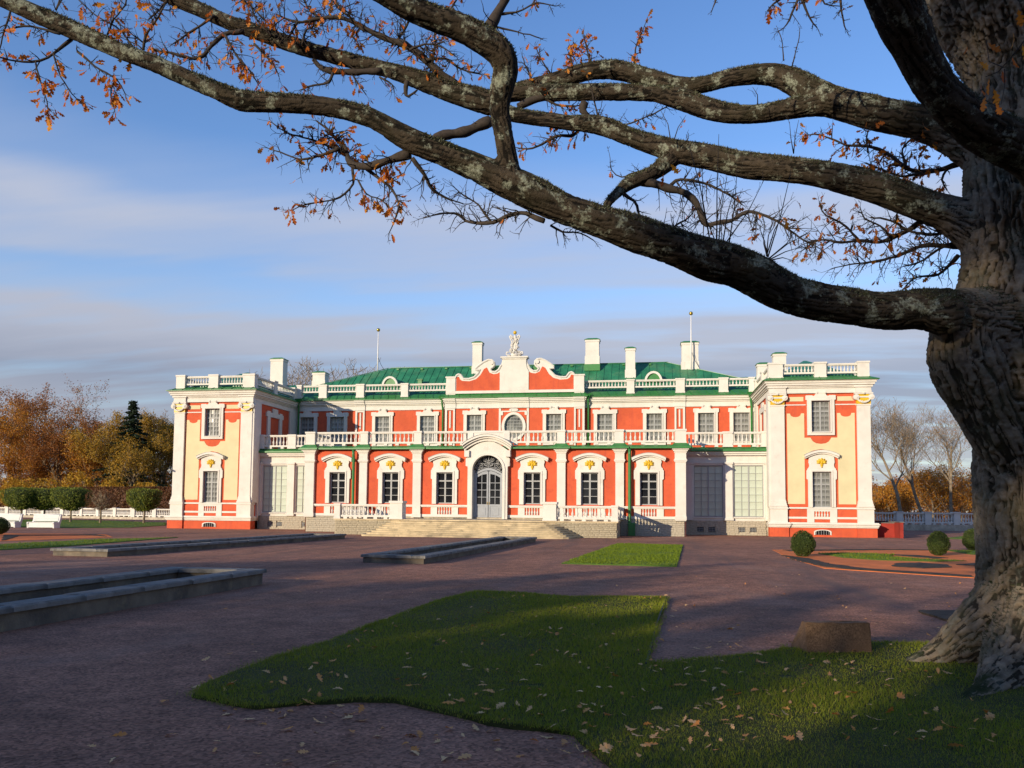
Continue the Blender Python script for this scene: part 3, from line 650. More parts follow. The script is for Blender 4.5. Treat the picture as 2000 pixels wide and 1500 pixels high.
    for a, b in ((22.40, 24.38), (19.6, 21.64)): balustrade((s*a, .15), (s*b, .15), 10.94, 11.62, 9, True, r=.07)
    for a, b in ((3.2, 3.75), (6.9, 7.4)): post(min(s*18.66, s*19.1), max(s*18.66, s*19.1), a, b, 10.62, 11.72)
    for a, b in ((.42, 3.2), (3.75, 6.9)): balustrade((s*18.9, a), (s*18.9, b), 10.94, 11.62, 12, False, r=.07)
    balustrade((s*24.9, .42), (s*24.9, 14), 10.94, 11.62, 40, False, r=.07)

# --- ground floor: central block ----------------------------------------------
YC = -3.15; wx = [-10.65, -6.82, -3.0, 3.0, 6.82, 10.65]
w = MB(); wall_holes(w, -13, 13, 1.1, 5.68, YC, [(x-.57, x+.57, 2.0, 4.12) for x in wx]+[(-1.05, 1.05, 1.1, 5.3)], .3)
for x in (-13, 13): w.add([(x,YC,0),(x,7,0),(x,7,5.68),(x,YC,5.68)], [(0,1,2,3)])
w.build('ground_floor_wall', 'red', P)
MB().box(-12.5, 12.5, YC+.6, YC+.68, 1.0, 5.6).build('window_backing', 'black', P)
for x in wx:
    place_window(WG, x, YC+.13, 2.0); surround_lo(x, YC-.02, 1.98, 4.12, 4.2, 5.34)
    ap = MB(); ap.box(x-.95, x-.5, YC-.07, YC+.1, 1.275, 1.765); ap.box(x+.5, x+.95, YC-.07, YC+.1, 1.275, 1.765)
    apo = ap.build('window_apron', 'white', P)
    for i in range(5): link('apron_baluster', bal_mesh(.48, .065), apo, (x-.36+.18*i, YC-.02, 1.28))
sc = MB(); sc.box(-13.02, -1.36, YC-.16, YC+.1, 1.83, 1.92); sc.box(-13.02, -1.36, YC-.11, YC+.1, 1.765, 1.83); sc.box(1.36, 13.02, YC-.16, YC+.1, 1.83, 1.92); sc.box(1.36, 13.02, YC-.11, YC+.1, 1.765, 1.83)
sc.box(-13.02, -1.36, YC-.08, YC+.1, 1.10, 1.275); sc.box(1.36, 13.02, YC-.08, YC+.1, 1.10, 1.275); sc.build('sill_course', 'white', P)
for s in (-1, 1):
    for a, b, c in ((12.34, 13.0, 1), (8.50, 9.05, 0), (4.66, 5.22, 0)):
        p = MB(); x0, x1 = min(s*a, s*b), max(s*a, s*b); d = .17+.04*c; yb = 7 if False else YC+.2
        if c: p.box(x0-(.012 if s < 0 else 0), x1+(.012 if s > 0 else 0), YC-d, YC+1.0, 1.0, 4.80)
        else: p.box(x0, x1, YC-d, yb, 1.10, 4.80)
        p.box(x0-.04, x1+.04, YC-d-.04, yb, 1.06, 1.30)
        for z0, z1, q in ((4.80, 4.88, .05), (4.88, 4.96, .09), (4.96, 5.02, .05), (5.02, 5.40, .03), (5.40, 5.50, .07), (5.50, 5.60, .13), (5.60, 5.68, .2)): p.box(x0-q, x1+q, YC-d-q, yb, z0, z1)
        p.build('pilaster', 'white', P)
# eaves of the terrace and the deck behind its balustrade
ev = MB()
for xa, xb, ia, ib in ((-13.45, -1.62, -13.1, -1.62), (1.62, 13.45, 1.62, 13.1)):
    ev.loft([[(xa,YC-.42,5.69),(xb,YC-.42,5.69),(xb,0,5.69),(xa,0,5.69)], [(xa,YC-.42,5.78),(xb,YC-.42,5.78),(xb,0,5.78),(xa,0,5.78)], [(ia,YC-.02,5.93),(ib,YC-.02,5.93),(ib,0,5.93),(ia,0,5.93)]])
ev.box(-13.1, 13.1, .002, 7.2, 5.69, 5.93); ev.box(-1.62, 1.62, YC+.1, .001, 5.69, 5.93)
for s in (-1, 1):
    for a, b in ((12.3, 13.05), (8.45, 9.1), (4.6, 5.28)):
        x0, x1 = min(s*a, s*b), max(s*a, s*b)
        ev.loft([[(x0-.28,YC-.52,5.685),(x1+.28,YC-.52,5.685),(x1+.28,YC,5.685),(x0-.28,YC,5.685)], [(x0-.28,YC-.52,5.80),(x1+.28,YC-.52,5.80),(x1+.28,YC,5.80),(x0-.28,YC,5.80)], [(x0,YC-.16,6.06),(x1,YC-.16,6.06),(x1,YC+.1,6.06),(x0,YC+.1,6.06)]])
ev.build('terrace_eaves', 'eave', P)
YB = YC+.05
for s in (-1, 1):
    for a, b in ((12.36, 13.04), (8.49, 9.03), (4.66, 5.18)):
        x0, x1 = min(s*a, s*b), max(s*a, s*b); post(x0, x1, YB-.2, YB+.3, 6.0, 6.95)
    for a, b, n in ((9.03, 12.36, 11), (5.18, 8.49, 11), (1.45, 4.66, 11)): balustrade((s*a, YB+.05), (s*b, YB+.05), 6.10, 6.93, n, feet=4)
    balustrade((s*12.85, YB+.3), (s*12.85, 1.0), 6.10, 6.93, 12, False, feet=4)
sp = MB(); sp.box(-1.45, 1.45, YB-.08, YB+.2, 6.0, 6.80); sp.box(-1.45, 1.45, YB-.12, YB+.24, 6.80, 6.94); sp.box(1.02, 1.45, YB-.13, YB+.25, 6.0, 6.80); sp.box(-1.45, -1.05, YB-.13, YB+.25, 6.0, 6.80); sp.build('parapet_panel', 'white', P)
# portal
pt = MB()
outl = [(-1.36, 1.0), (-1.36, 4.5), (-1.5, 4.55), (-1.5, 5.05), (-1.4, 5.12), (-1.34, 5.35), (-1.36, 5.6)]+[(-1.36+2.72*i/12, 5.6+.62*math.sin(math.pi*i/12)) for i in range(1, 12)]
outl = outl+[(-a, b) for a, b in reversed(outl[:7])]
inn = [(1.03, 1.0)]+arc(0, 4.27, 1.03, 1.0, 0, 180, 16)+[(-1.03, 1.0)]
pt.prism(outl+inn, YC-.32, YC+.35)
rim = [(1.20, 1.0)]+arc(0, 4.27, 1.20, 1.16, 0, 180, 16)+[(-1.20, 1.0)]
pt.prism(rim+[(a, b) for a, b in reversed(inn)], YC-.38, YC-.31)
pto = pt.build('portal', 'white', P)
hd = MB(); n = 18
lo = [(-1.68+3.36*i/n, 5.72+.66*math.sin(math.pi*i/n)**.85) for i in range(n+1)]
for k, (off, th, pr) in enumerate(((-.16, .16, .45), (.002, .12, .60), (.124, .14, .74))):
    q = [(a*(1-.03*(2-k)), b+off) for a, b in lo]; t2 = [(a*(1-.03*(2-k)), b+off+th-.003) for a, b in lo]
    hd.prism(q+t2[::-1], YC-pr, YC+.1)
for s in (-1, 1): hd.box(s*1.40-.16, s*1.40+.16, YC-.5, YC+.1, 5.15, 5.58)
hd.build('portal_hood', 'white', pto)
fl = MB(); lo3 = [(a*1.01, b+.268) for a, b in lo]; fl.prism(lo3+[(a, b+.025) for a, b in lo3[::-1]], YC-.77, YC+.1); fl.build('portal_flashing', 'sash', pto)
YD = YC+.12
df = MB()
df.box(-1.03, -.93, YD-.06, YD+.08, 1.0, 4.3); df.box(.93, 1.03, YD-.06, YD+.08, 1.0, 4.3)
ar = [(.93, 4.0)]+[(.93-1.86*i/14, 4.02+.34*math.sin(math.pi*i/14)) for i in range(15)]
df.prism([(.95, 3.98+.0)]+[(.95-1.9*i/14, 4.06+.36*math.sin(math.pi*i/14)) for i in range(15)]+[(-.95, 3.9)]+[(-.95+1.9*i/14, 3.90+.36*math.sin(math.pi*i/14)) for i in range(15)], YD-.07, YD+.07)
dfo = df.build('door_frame', 'door', P)
for s in (-1, 1):
    d = MB(); bxx = lambda a, b, *r: d.box(min(s*a, s*b), max(s*a, s*b), *r)
    bxx(.02, .12, YD-.045, YD+.045, 1.02, 4.20); bxx(.80, .93, YD-.045, YD+.045, 1.02, 3.95); bxx(.12, .80, YD-.04, YD+.04, 1.02, 1.14); bxx(.12, .80, YD-.015, YD+.03, 1.14, 1.86); bxx(.2, .72, YD-.035, YD-.012, 1.24, 1.76); bxx(.12, .80, YD-.04, YD+.04, 1.86, 1.98)
    d.prism([(s*.12, 4.02), (s*.45, 3.97), (s*.80, 3.78), (s*.80, 3.95), (s*.45, 4.14), (s*.12, 4.24)], YD-.04, YD+.04)
    do = d.build('door', 'door', P)
    mu = MB(); mu.box(min(s*.44, s*.475), max(s*.44, s*.475), YD-.035, YD+.03, 1.98, 4.0)
    for z in (2.46, 2.94, 3.42): mu.box(min(s*.12, s*.80), max(s*.12, s*.80), YD-.03, YD+.025, z-.018, z+.018)
    mu.build('glazing_bar', 'door', do)
    for c0, c1 in ((.12, .44), (.475, .80)):
        for z0, z1 in ((1.98, 2.442), (2.478, 2.922), (2.958, 3.402), (3.438, 4.0 if c0 < .3 else 3.84)): MB().box(min(s*c0, s*c1), max(s*c0, s*c1), YD+.005, YD+.015, z0, z1).build('pane', 'glass', do)
    h = MB(); h.ball((s*.07, YD-.09, 2.05), (.025, .04, .025), 7, 5); h.box(s*.07-.02, s*.07+.02, YD-.06, YD-.045, 1.95, 2.15); h.build('door_handle', 'brass', do)
fp = MB(); pol = [(1.0, 4.1)]+arc(0, 4.27, 1.02, .98, 0, 180, 16)+[(-1.0, 4.1)]+[(-.95+1.9*i/10, 4.08+.34*math.sin(math.pi*i/10)) for i in range(11)]
fp.prism(pol, YD+.02, YD+.03); fpo = fp.build('fanlight', 'glass', P)
fi = MB()
def spiral(c, r0, turns, a0, s=1, n=18):
    return [(c[0]+s*r0*(1-.85*i/n)*math.cos(a0+2*math.pi*turns*i/n), YD-.03, c[1]+r0*(1-.85*i/n)*math.sin(a0+2*math.pi*turns*i/n)) for i in range(n+1)]
for s in (-1, 1):
    for c, r0, a0 in (((s*.2, 4.68), .17, 1.2), ((s*.52, 4.55), .18, .3), ((s*.74, 4.38), .14, 0), ((s*.28, 4.98), .14, 2.2), ((s*.6, 4.85), .13, 4.0)): fi.tube(spiral(c, r0, 1.5, a0, s), .016, 4)
    fi.tube([(s*.05, YD-.03, 4.42), (s*.3, YD-.03, 4.44), (s*.6, YD-.03, 4.34), (s*.9, YD-.03, 4.16)], .02, 4); fi.tube([(s*.05, YD-.03, 4.5), (s*.4, YD-.03, 4.75), (s*.75, YD-.03, 4.7), (s*.97, YD-.03, 4.4)], .016, 4)
fi.tube([(0, YD-.03, 4.4), (0, YD-.03, 5.2)], .02, 4); fi.tube([(math.cos(i*.4)*.10, YD-.03, 4.86+math.sin(i*.4)*.10) for i in range(17)], .018, 4); fi.build('scrollwork', 'iron', fpo)
# --- links between block and towers -------------------------------------------
YL = 1.2
for s in (-1, 1):
    lw = MB(); xa, xb = min(s*13.0, s*18.8), max(s*13.0, s*18.8)
    cs = (14.75, 17.45); wall_holes(lw, xa, xb, 1.0, 5.8, YL, [(s*c-.99, s*c+.99, 1.26, 4.84) for c in cs], .25)
    lw.build('link_wall', 'white', P)
    for c in cs: place_window(WL, s*c, YL+.12, 1.27)
    tr = MB()
    for c, hw_ in ((13.42, .22), (16.10, .26), (18.62, .10)):
        tr.box(s*c-hw_, s*c+hw_, YL-.14, YL+.05, 1.10, 4.92); tr.box(s*c-hw_-.06, s*c+hw_+.06, YL-.20, YL+.05, 1.02, 1.18); tr.box(s*c-hw_-.05, s*c+hw_+.05, YL-.20, YL+.05, 4.92, 5.06)
    tr.box(xa, xb, YL-.08, YL+.04, 4.96, 5.05); tr.box(xa, xb, YL-.22, YL+.04, 5.52, 5.64); tr.box(xa, xb, YL-.34, YL+.04, 5.64, 5.78)
    for c in cs: tr.box(s*c-1.05, s*c+1.05, YL-.10, YL+.05, 1.18, 1.26)
    tr.build('link_order', 'white', P)
    le = MB(); le.loft([[(xa,YL-.50,5.79),(xb,YL-.50,5.79),(xb,7.4,5.79),(xa,7.4,5.79)], [(xa,YL-.50,5.90),(xb,YL-.50,5.90),(xb,7.4,5.90),(xa,7.4,5.90)], [(xa,YL-.05,6.10),(xb,YL-.05,6.10),(xb,7.4,6.10),(xa,7.4,6.10)]]); le.build('link_eaves', 'eave', P)
    post(min(s*15.75, s*16.38), max(s*15.75, s*16.38), YL-.22, YL+.15, 6.1, 7.18); post(min(s*18.3, s*18.7), max(s*18.3, s*18.7), YL-.2, YL+.13, 6.1, 7.18)
    balustrade((s*13.05, YL-.03), (s*15.75, YL-.03), 6.24, 7.15, 10, feet=3); balustrade((s*16.38, YL-.03), (s*18.3, YL-.03), 6.24, 7.15, 7, feet=2)
# --- stone plinth of coursed blocks -------------------------------------------
pk = MB(); pk.box(-12.95, 12.95, YC+.03, 7, -.1, 1.1)
for s in (-1, 1): pk.box(min(s*12.95, s*18.8), max(s*12.95, s*18.8), YL+.03, 7, -.1, 1.02)
plinth = pk.build('stone_plinth', 'stone', P)
vent_rects = []
SB = [MB().bev(-.5, .5, -.5, .5, -.5, .5, .02).mesh('stone', k) for k in ('stone', 'stone2')]
def coursed(parent, x0, x1, y, z0, z1, ch, lm, seed, kind=0, skip=(), axis='x', face=-1):
    r_ = random.Random(seed); z = z0
    while z < z1-.02:
        h = min(ch*r_.uniform(.8, 1.2), z1-z)
        if z1-z-h < ch*.4: h = z1-z
        x = x0-r_.uniform(0, lm*.6)
        while x < x1-.03:
            L = lm*r_.uniform(.55, 1.5); a, b = max(x, x0), min(x+L, x1); x += L
            if b-a < .06: continue
            segs = [(a, b)]
            for (p0, p1, q0, q1) in skip:
                if z < q1-.02 and z+h > q0+.02:
                    ns = []
                    for (a_, b_) in segs:
                        if b_ <= p0 or a_ >= p1: ns.append((a_, b_)); continue
                        if a_ < p0-.05: ns.append((a_, p0))
                        if b_ > p1+.05: ns.append((p1, b_))
                    segs = ns
            for a_, b_ in segs:
                d = r_.uniform(.05, .075); loc = ((a_+b_)/2, y, z+h/2)
                if axis == 'y': loc = (y, (a_+b_)/2, z+h/2)
                o = link('stone', SB[kind], parent, loc)
                o.scale = (b_-a_-.012, d*2, h-.012) if axis == 'x' else (d*2, b_-a_-.012, h-.012)
        z += h
cv = MB(); cg = MB()
VENTS = [(13.95, .46), (14.72, .46), (16.75, .46), (17.5, .46)]
coursed(plinth, 8.85, 12.9, YC, 0, 1.08, .135, .42, 3); coursed(plinth, -12.9, -8.85, YC, 0, 1.08, .135, .42, 4)
for s in (-1, 1):
    vs_ = [(min(s*c, s*(c+q)), max(s*c, s*(c+q)), .22, .56) for c, q in VENTS]
    coursed(plinth, min(s*13.02, s*18.6), max(s*13.02, s*18.6), YL, 0, 1.0, .145, .48, 8+s, skip=vs_)
    for a, b, c, d in vs_:
        cv.box(a+.02, b-.02, YL+.005, YL+.02, c+.02, d-.02)
        for i in range(4): cg.box(a+.07+.10*i, a+.085+.10*i, YL-.035, YL-.02, c, d)
        for i in range(2): cg.box(a+.01, b-.01, YL-.045, YL-.03, c+.10+.12*i, c+.115+.12*i)
    coursed(plinth, YC+.1, YL-.1, s*12.95, 0, 1.05, .145, .45, 20+s, axis='y')
cv.build('cellar_opening', 'black', P); cg.build('cellar_grille', 'iron', P)
# --- upper storey --------------------------------------------------------------
YU = 7.5; YR = 7.1; ux = [3.23, 7.25, 11.1, 15.05, 17.7]
w = MB(); wall_holes(w, -18.8, 18.8, 5.7, 9.8, YU, [(s*x-.61, s*x+.61, 7.0, 9.26) for x in ux[1:] for s in (-1, 1)], .25)
wall_holes(w, -5.65, 5.65, 5.7, 9.8, YR, [(s*3.23-.61, s*3.23+.61, 7.0, 9.24) for s in (-1, 1)]+[(-.85, .85, 7.2, 9.4)], .25)
for x in (-5.65, 5.65): w.add([(x,YR,5.7),(x,YU,5.7),(x,YU,9.8),(x,YR,9.8)], [(0,1,2,3)])
w.build('upper_wall', 'red', P)
MB().box(-18.5, 18.5, YU+.4, YU+.45, 5.8, 9.7).build('window_backing', 'black', P)
MB().box(-25, 25, 14.9, 15.0, 0, 10.6).build('rear_wall', 'red', P)
for s in (-1, 1):
    for x in ux:
        y = YR if x < 5 else YU
        place_window(WU, s*x, y+.12, 7.0); surround_up(s*x, y-.02, 7.0, 9.25, .61)
    def bx(a, b, *r): MB().box(min(s*a, s*b), max(s*a, s*b), *r).build('pilaster_strip', 'white', P)
    bx(12.66, 12.80, YU-.10, YU+.02, 5.9, 9.8); bx(13.30, 13.46, YU-.10, YU+.02, 5.9, 9.8); bx(12.80, 13.30, YU-.09, YU+.02, 9.62, 9.8); bx(12.98, 13.10, YU-.06, YU+.02, 8.2, 9.55)
    bx(4.84, 4.98, YR-.10, YR+.02, 5.9, 9.8); bx(5.5, 5.67, YR-.10, YR+.3, 5.9, 9.8); bx(4.98, 5.5, YR-.09, YR+.02, 9.66, 9.8); bx(5.20, 5.31, YR-.06, YR+.02, 8.2, 9.6)
    bx(1.05, 1.22, YR-.06, YR+.02, 5.9, 9.8); bx(18.45, 18.7, YU-.05, YU+.02, 5.9, 9.8)
    en = MB()
    for z0, z1, p in ((9.76, 9.88, .08), (9.88, 10.16, .05), (10.16, 10.26, .14), (10.26, 10.40, .25), (10.40, 10.52, .34), (10.52, 10.58, .40)):
        en.box(min(s*5.66, s*18.72), max(s*5.66, s*18.72), YU-p, YU+.3, z0, z1)
        en.box(min(s*12.62, s*13.5), max(s*12.62, s*13.5), YU-p-.07, YU+.3, z0+.002, z1-.002)
    en.build('main_cornice', 'white', P)
en = MB()
for z0, z1, p in ((9.78, 9.90, .08), (9.90, 10.22, .05), (10.22, 10.34, .14), (10.34, 10.46, .25), (10.46, 10.58, .34)):
    en.box(-5.66-p*.5, 5.66+p*.5, YR-p, YR+.6, z0, z1); en.box(-1.24, 1.24, YR-p-.06, YR+.3, z0+.002, z1-.002)
    for s in (-1, 1): en.box(min(s*4.8, s*5.66)-.02, max(s*4.8, s*5.66)+.02, YR-p-.06, YR+.3, z0+.002, z1-.002)
en.build('risalit_cornice', 'white', P)
# oval window in the central bay
ring = MB(); n = 32
def ell(rx, rz, y): return [(rx*math.cos(2*math.pi*i/n), y, 8.28+rz*math.sin(2*math.pi*i/n)) for i in range(n)]
sq = []
for i in range(n):
    c, s_ = math.cos(2*math.pi*i/n), math.sin(2*math.pi*i/n); k = 1/max(abs(c)/1.0, abs(s_)/1.18); sq.append((c*k, YR-.03, 8.28+s_*k))
a, b = sq, ell(.98, 1.16, YR-.03)
rg = MB(); 
def bridge(mb, A, B): mb.add(A+B, [(i, (i+1) % n, n+(i+1) % n, n+i) for i in range(n)])
o1, o2, o3, o4 = ell(.98, 1.16, YR-.01), ell(.98, 1.16, YR-.14), ell(.76, .96, YR-.14), ell(.76, .96, YR+.15)
bridge(rg, o1, o2); bridge(rg, o2, o3); bridge(rg, o3, o4)
og = rg.build('oval_window_surround', 'white', P)
fr = MB(); bridge(fr, sq, ell(.77, .97, YR-.03)); fr.build('oval_spandrel', 'red', og)
ow = MB(); bridge(ow, ell(.765, .965, YR+.06), ell(.70, .90, YR+.06)); bridge(ow, ell(.70, .90, YR+.06), ell(.70, .90, YR+.12))
for i in range(5): x = -.5+.25*i; ow.box(x-.014, x+.014, YR+.075, YR+.11, 8.28-.93*math.sqrt(1-(x/.76)**2), 8.28+.93*math.sqrt(1-(x/.76)**2))
for i in range(7): z = -.75+.25*i; hw_ = .74*math.sqrt(1-(z/.96)**2); ow.box(-hw_, hw_, YR+.072, YR+.105, 8.28+z-.014, 8.28+z+.014)
owo = ow.build('oval_window', 'sash', P)
op = MB(); op.prism([(.76*math.cos(2*math.pi*i/n), 8.28+.96*math.sin(2*math.pi*i/n)) for i in range(n)], YR+.115, YR+.125); op.build('pane', 'glass2', owo)
tl = MB(); tl.box(-1.02, 1.02, YR-.07, YR, 9.46, 9.56)
for s in (-1, 1): tl.prism([(s*.26+.10*math.cos(i*.5236), 9.62+.10*math.sin(i*.5236)) for i in range(12)], YR-.16, YR); tl.box(min(s*.88, s*1.1), max(s*.88, s*1.1), YR-.09, YR, 9.2, 9.5)
tl.box(-.24, .24, YR-.14, YR, 9.5, 9.74); tl.build('oval_crest', 'white', og)
# --- roofs ---------------------------------------------------------------------
mr = MB()
for s in (-1, 1):
    x0, x1 = min(s*5.7, s*18.75), max(s*5.7, s*18.75)
    mr.loft([[(x0,YU-.52,10.585),(x1,YU-.52,10.585),(x1,YU+.7,10.585),(x0,YU+.7,10.585)], [(x0,YU-.52,10.63),(x1,YU-.52,10.63),(x1,YU+.7,10.63),(x0,YU+.7,10.63)], [(x0,YU+.45,11.12),(x1,YU+.45,11.12),(x1,YU+.7,11.12),(x0,YU+.7,11.12)]])
mr.loft([[(-5.95,YR-.46,10.585),(5.95,YR-.46,10.585),(5.95,YR+.7,10.585),(-5.95,YR+.7,10.585)], [(-5.95,YR-.46,10.64),(5.95,YR-.46,10.64),(5.95,YR+.7,10.64),(-5.95,YR+.7,10.64)], [(-5.7,YR+.05,10.98),(5.7,YR+.05,10.98),(5.7,YR+.7,10.98),(-5.7,YR+.7,10.98)]])
mro = mr.build('eaves_roof', 'eave', P)
sm = MB()
def seamline(p, q, wd=.02, ht=.035):
    p, q = Vector(p), Vector(q)
    d = (q-p).normalized(); side = d.cross(Vector((0,0,1)))
    side = side.normalized()*wd if side.length > 1e-6 else Vector((wd,0,0)); up = side.cross(d).normalized()*ht
    if up.z < 0: up = -up
    sm.add([p-side, p+side, q+side, q-side, p-side+up, p+side+up, q+side+up, q-side+up], [(4,5,6,7),(0,1,5,4),(1,2,6,5),(2,3,7,6),(3,0,4,7)])
for s in (-1, 1):
    for i in range(20):
        x = s*(6.2+i*.64)
        if abs(x) < 18.6: seamline((x+.14, YU-.515, 10.635), (x-.14, YU+.44, 11.115))
for i in range(13): seamline((-5.4+i*.9+.06, YR-.455, 10.645), (-5.4+i*.9-.06, YR+.04, 10.97))
tag(sm.build('seam', 'eave', mro), kind='stuff')
hip = MB(); RZ = 14.1; A = [(-21.5,8.1,11.1),(21.5,8.1,11.1),(21.5,15.9,11.1),(-21.5,15.9,11.1)]
hip.add(A+[(-12.0,12,RZ),(12.3,12,RZ)], [(0,1,5,4),(1,2,5),(2,3,4,5),(3,0,4)])
hip.add([(-24,8.6,11.2),(24,8.6,11.2),(24,15.4,11.2),(-24,15.4,11.2),(-24,11.9,12.72),(24,11.9,12.72)], [(0,1,5,4),(2,3,4,5),(1,2,5),(3,0,4)])
hipo = hip.build('main_roof', 'roof', P)
sm = MB()
for i in range(56):
    x = -17.2+i*.62
    k = 1.0
    if x < -12: k = (x+21.5)/9.5
    elif x > 12.3: k = (21.5-x)/9.2
    k = max(.05, min(1, k)); seamline((x, 8.1, 11.105), (x, 8.1+3.9*k, 11.1+3.0*k+.005))
for s in (-1, 1):
    seamline((s*21.5, 8.1, 11.11), (s*12.15, 12, RZ), .04, .05)
    for i in range(9): x = s*(18.6+.6*i); seamline((x, 8.6, 11.205), (x, 11.9, 12.725)) if abs(x) < 24 else None
seamline((-12.0, 12, RZ), (12.3, 12, RZ), .06, .06)
tag(sm.build('seam', 'roof', hipo), kind='stuff')
sg = MB()
for i in range(11): x = -11.2+i*2.2; sg.box(x-.1, x+.1, 11.55, 11.75, 13.86, 13.98)
sg.build('snow_guard', 'eave', hipo)
for s in (-1, 1):
    for a, b in ((16.05, 16.73), (12.76, 13.44), (8.95, 9.55)): post(min(s*a, s*b), max(s*a, s*b), YU-.1, YU+.4, 10.85, 12.0)
    post(min(s*18.3, s*18.7), max(s*18.3, s*18.7), YU-.1, YU+.4, 10.85, 12.0)
    for a, b, nn in ((5.65, 8.95, 13), (9.55, 12.76, 12), (13.44, 16.05, 10), (16.73, 18.3, 6)): balustrade((s*a, YU+.15), (s*b, YU+.15), 11.34, 11.96, nn, True, r=.065)
    # lunette dormers
    dm = MB(); cx = s*11.05; ZD = 12.0
    dm.prism(arc(cx, ZD, .72, .88, 0, 180, 14)+arc(cx, ZD, .55, .70, 180, 0, 14), 8.95, 9.15); do = dm.build('dormer', 'white', hipo)
    q = MB(); q.prism(arc(cx, ZD, .70, .86, 0, 180, 14), 9.15, 11.0); q.build('dormer_roof', 'roof', do)
    q = MB(); q.prism(arc(cx, ZD, .56, .71, 0, 180, 14), 9.08, 9.14); q.build('dormer_shutter', 'eave', do)
hv = MB(); hv.box(-8.65, -8.3, 9.2, 9.5, 11.5, 12.55); hv.box(-8.72, -8.23, 9.13, 9.57, 12.55, 12.62); hv.build('roof_vent', 'pipe', hipo)
def chimney(x0, x1, y, z0, z1, d=None):
    d = d or (x1-x0)*.8; c = MB()
    c.box(x0-.05, x1+.05, y-.05, y+d+.05, z0, z0+.75); c.box(x0, x1, y, y+d, z0+.75, z1-.30); c.box(x0-.04, x1+.04, y-.04, y+d+.04, z1-.30, z1-.12)
    o = c.build('chimney', 'white', hipo)
    k = MB(); k.loft([[(x0-.09,y-.09,z1-.12),(x1+.09,y-.09,z1-.12),(x1+.09,y+d+.09,z1-.12),(x0-.09,y+d+.09,z1-.12)], [(x0-.09,y-.09,z1-.09),(x1+.09,y-.09,z1-.09),(x1+.09,y+d+.09,z1-.09),(x0-.09,y+d+.09,z1-.09)], [(x0+.2,y+.2,z1+.06),(x1-.2,y+.2,z1+.06),(x1-.2,y+d-.2,z1+.06),(x0+.2,y+d-.2,z1+.06)]]); k.box(x0-.09, x1+.09, y-.09, y+d+.09, z0-.5, z0+.06); k.build('chimney_cap', 'eave', o)
chimney(-22.95, -21.75, 11, 12.0, 15.1); chimney(-18.9, -17.75, 11, 12.2, 13.78); chimney(-4.33, -3.5, 11.0, 13.2, 16.12); chimney(5.42, 6.56, 11.0, 13.85, 16.12)
chimney(8.80, 9.58, 10.0, 12.45, 15.1); chimney(13.37, 14.72, 11, 13.2, 15.66); chimney(20.65, 21.65, 11, 12.0, 14.56); chimney(19.4, 20.38, 11, 12.0, 13.74)
# --- pediment --------------------------------------------------------------------
YP = YR-.02
def sidecurve():
    """right half of the curved gable, from the centre block outwards"""
    return [(1.0, 13.72), (1.08, 13.35), (1.28, 12.98), (1.55, 12.80), (1.85, 12.82), (1.98, 12.98), (1.93, 13.12), (1.80, 13.18), (1.66, 13.36), (1.68, 13.60), (1.85, 13.77), (2.15, 13.80), (2.55, 13.62), (2.9, 13.38), (3.18, 13.14), (3.2, 13.02), (2.82, 12.98), (2.98, 12.72), (3.3, 12.40), (3.75, 12.26), (4.2, 12.28), (4.33, 12.46), (4.45, 12.62), (4.62, 12.66), (4.76, 12.58), (4.85, 12.42), (5.0, 12.40)]
top = sidecurve()
pd = MB(); pd.prism([(5.0, 11.0)]+top[::-1]+[(-a, b) for a, b in top]+[(-5.0, 11.0)], YP+.06, YP+.42); pdo = pd.build('gable_wall', 'white', P)
rd = MB()
for s in (-1, 1):
    q = [(1.18, 11.24), (1.18, 12.72), (1.4, 12.60), (1.7, 12.56), (2.05, 12.70), (2.2, 13.0), (2.28, 13.12), (2.5, 13.0), (2.62, 12.8), (2.8, 12.5), (3.15, 12.18), (3.7, 12.02), (4.3, 12.06), (4.5, 12.2), (4.58, 12.40), (4.78, 12.38), (4.78, 11.24)]
    r1 = MB(); r1.prism([(s*a, b) for a, b in q], YP+.04, YP+.1); r1.build('gable_panel', 'red', pdo)
    # raised coping following the scrolls
    cp = top[3:]; ins = []
    for i, p in enumerate(cp):
        a_ = Vector(cp[max(0, i-1)]); b_ = Vector(cp[min(len(cp)-1, i+1)]); d_ = (b_-a_).normalized(); nn = Vector((d_.y, -d_.x)); ins.append((p[0]-nn.x*.0+(-d_.y)*(-.0), p[1]))
    tb = MB(); tb.tube([(s*a, YP+.06, b-.05) for a, b in top[1:]], .085, 6); tb.tube([(s*a, YP+.40, b-.05) for a, b in top[1:]], .07, 6); tb.build('scroll_coping', 'white', pdo)
    sv = MB(); nq = 14; sv.prism([(s*1.86+.16*math.cos(2*math.pi*i/nq), 13.50+.16*math.sin(2*math.pi*i/nq)) for i in range(nq)], YP-.05, YP+.45); sv.build('volute', 'white', pdo); sv = MB()
    sv.box(min(s*4.85, s*5.62), max(s*4.85, s*5.62), YP-.02, YP+.6, 10.9, 12.30); sv.box(min(s*4.80, s*5.68), max(s*4.80, s*5.68), YP-.07, YP+.66, 12.30, 12.42); sv.build('gable_end_post', 'white', pdo)
    vb = MB(); vb.prism([(s*1.3, 12.55), (s*1.3, 12.9), (s*1.9, 13.7), (s*2.2, 13.74), (s*3.1, 13.1), (s*3.1, 12.4), (s*4.8, 12.2), (s*4.8, 11.2), (s*1.3, 11.2)], YP+.42, YP+.5); vb.build('gable_back', 'eave', pdo)
bs = MB(); bs.box(-5.64, 5.64, YP-.05, YP+.06, 11.0, 11.22); bs.build('gable_base', 'white', pdo)
cb = MB(); cb.box(-1.18, 1.18, YP-.02, YP+.5, 11.23, 12.75)
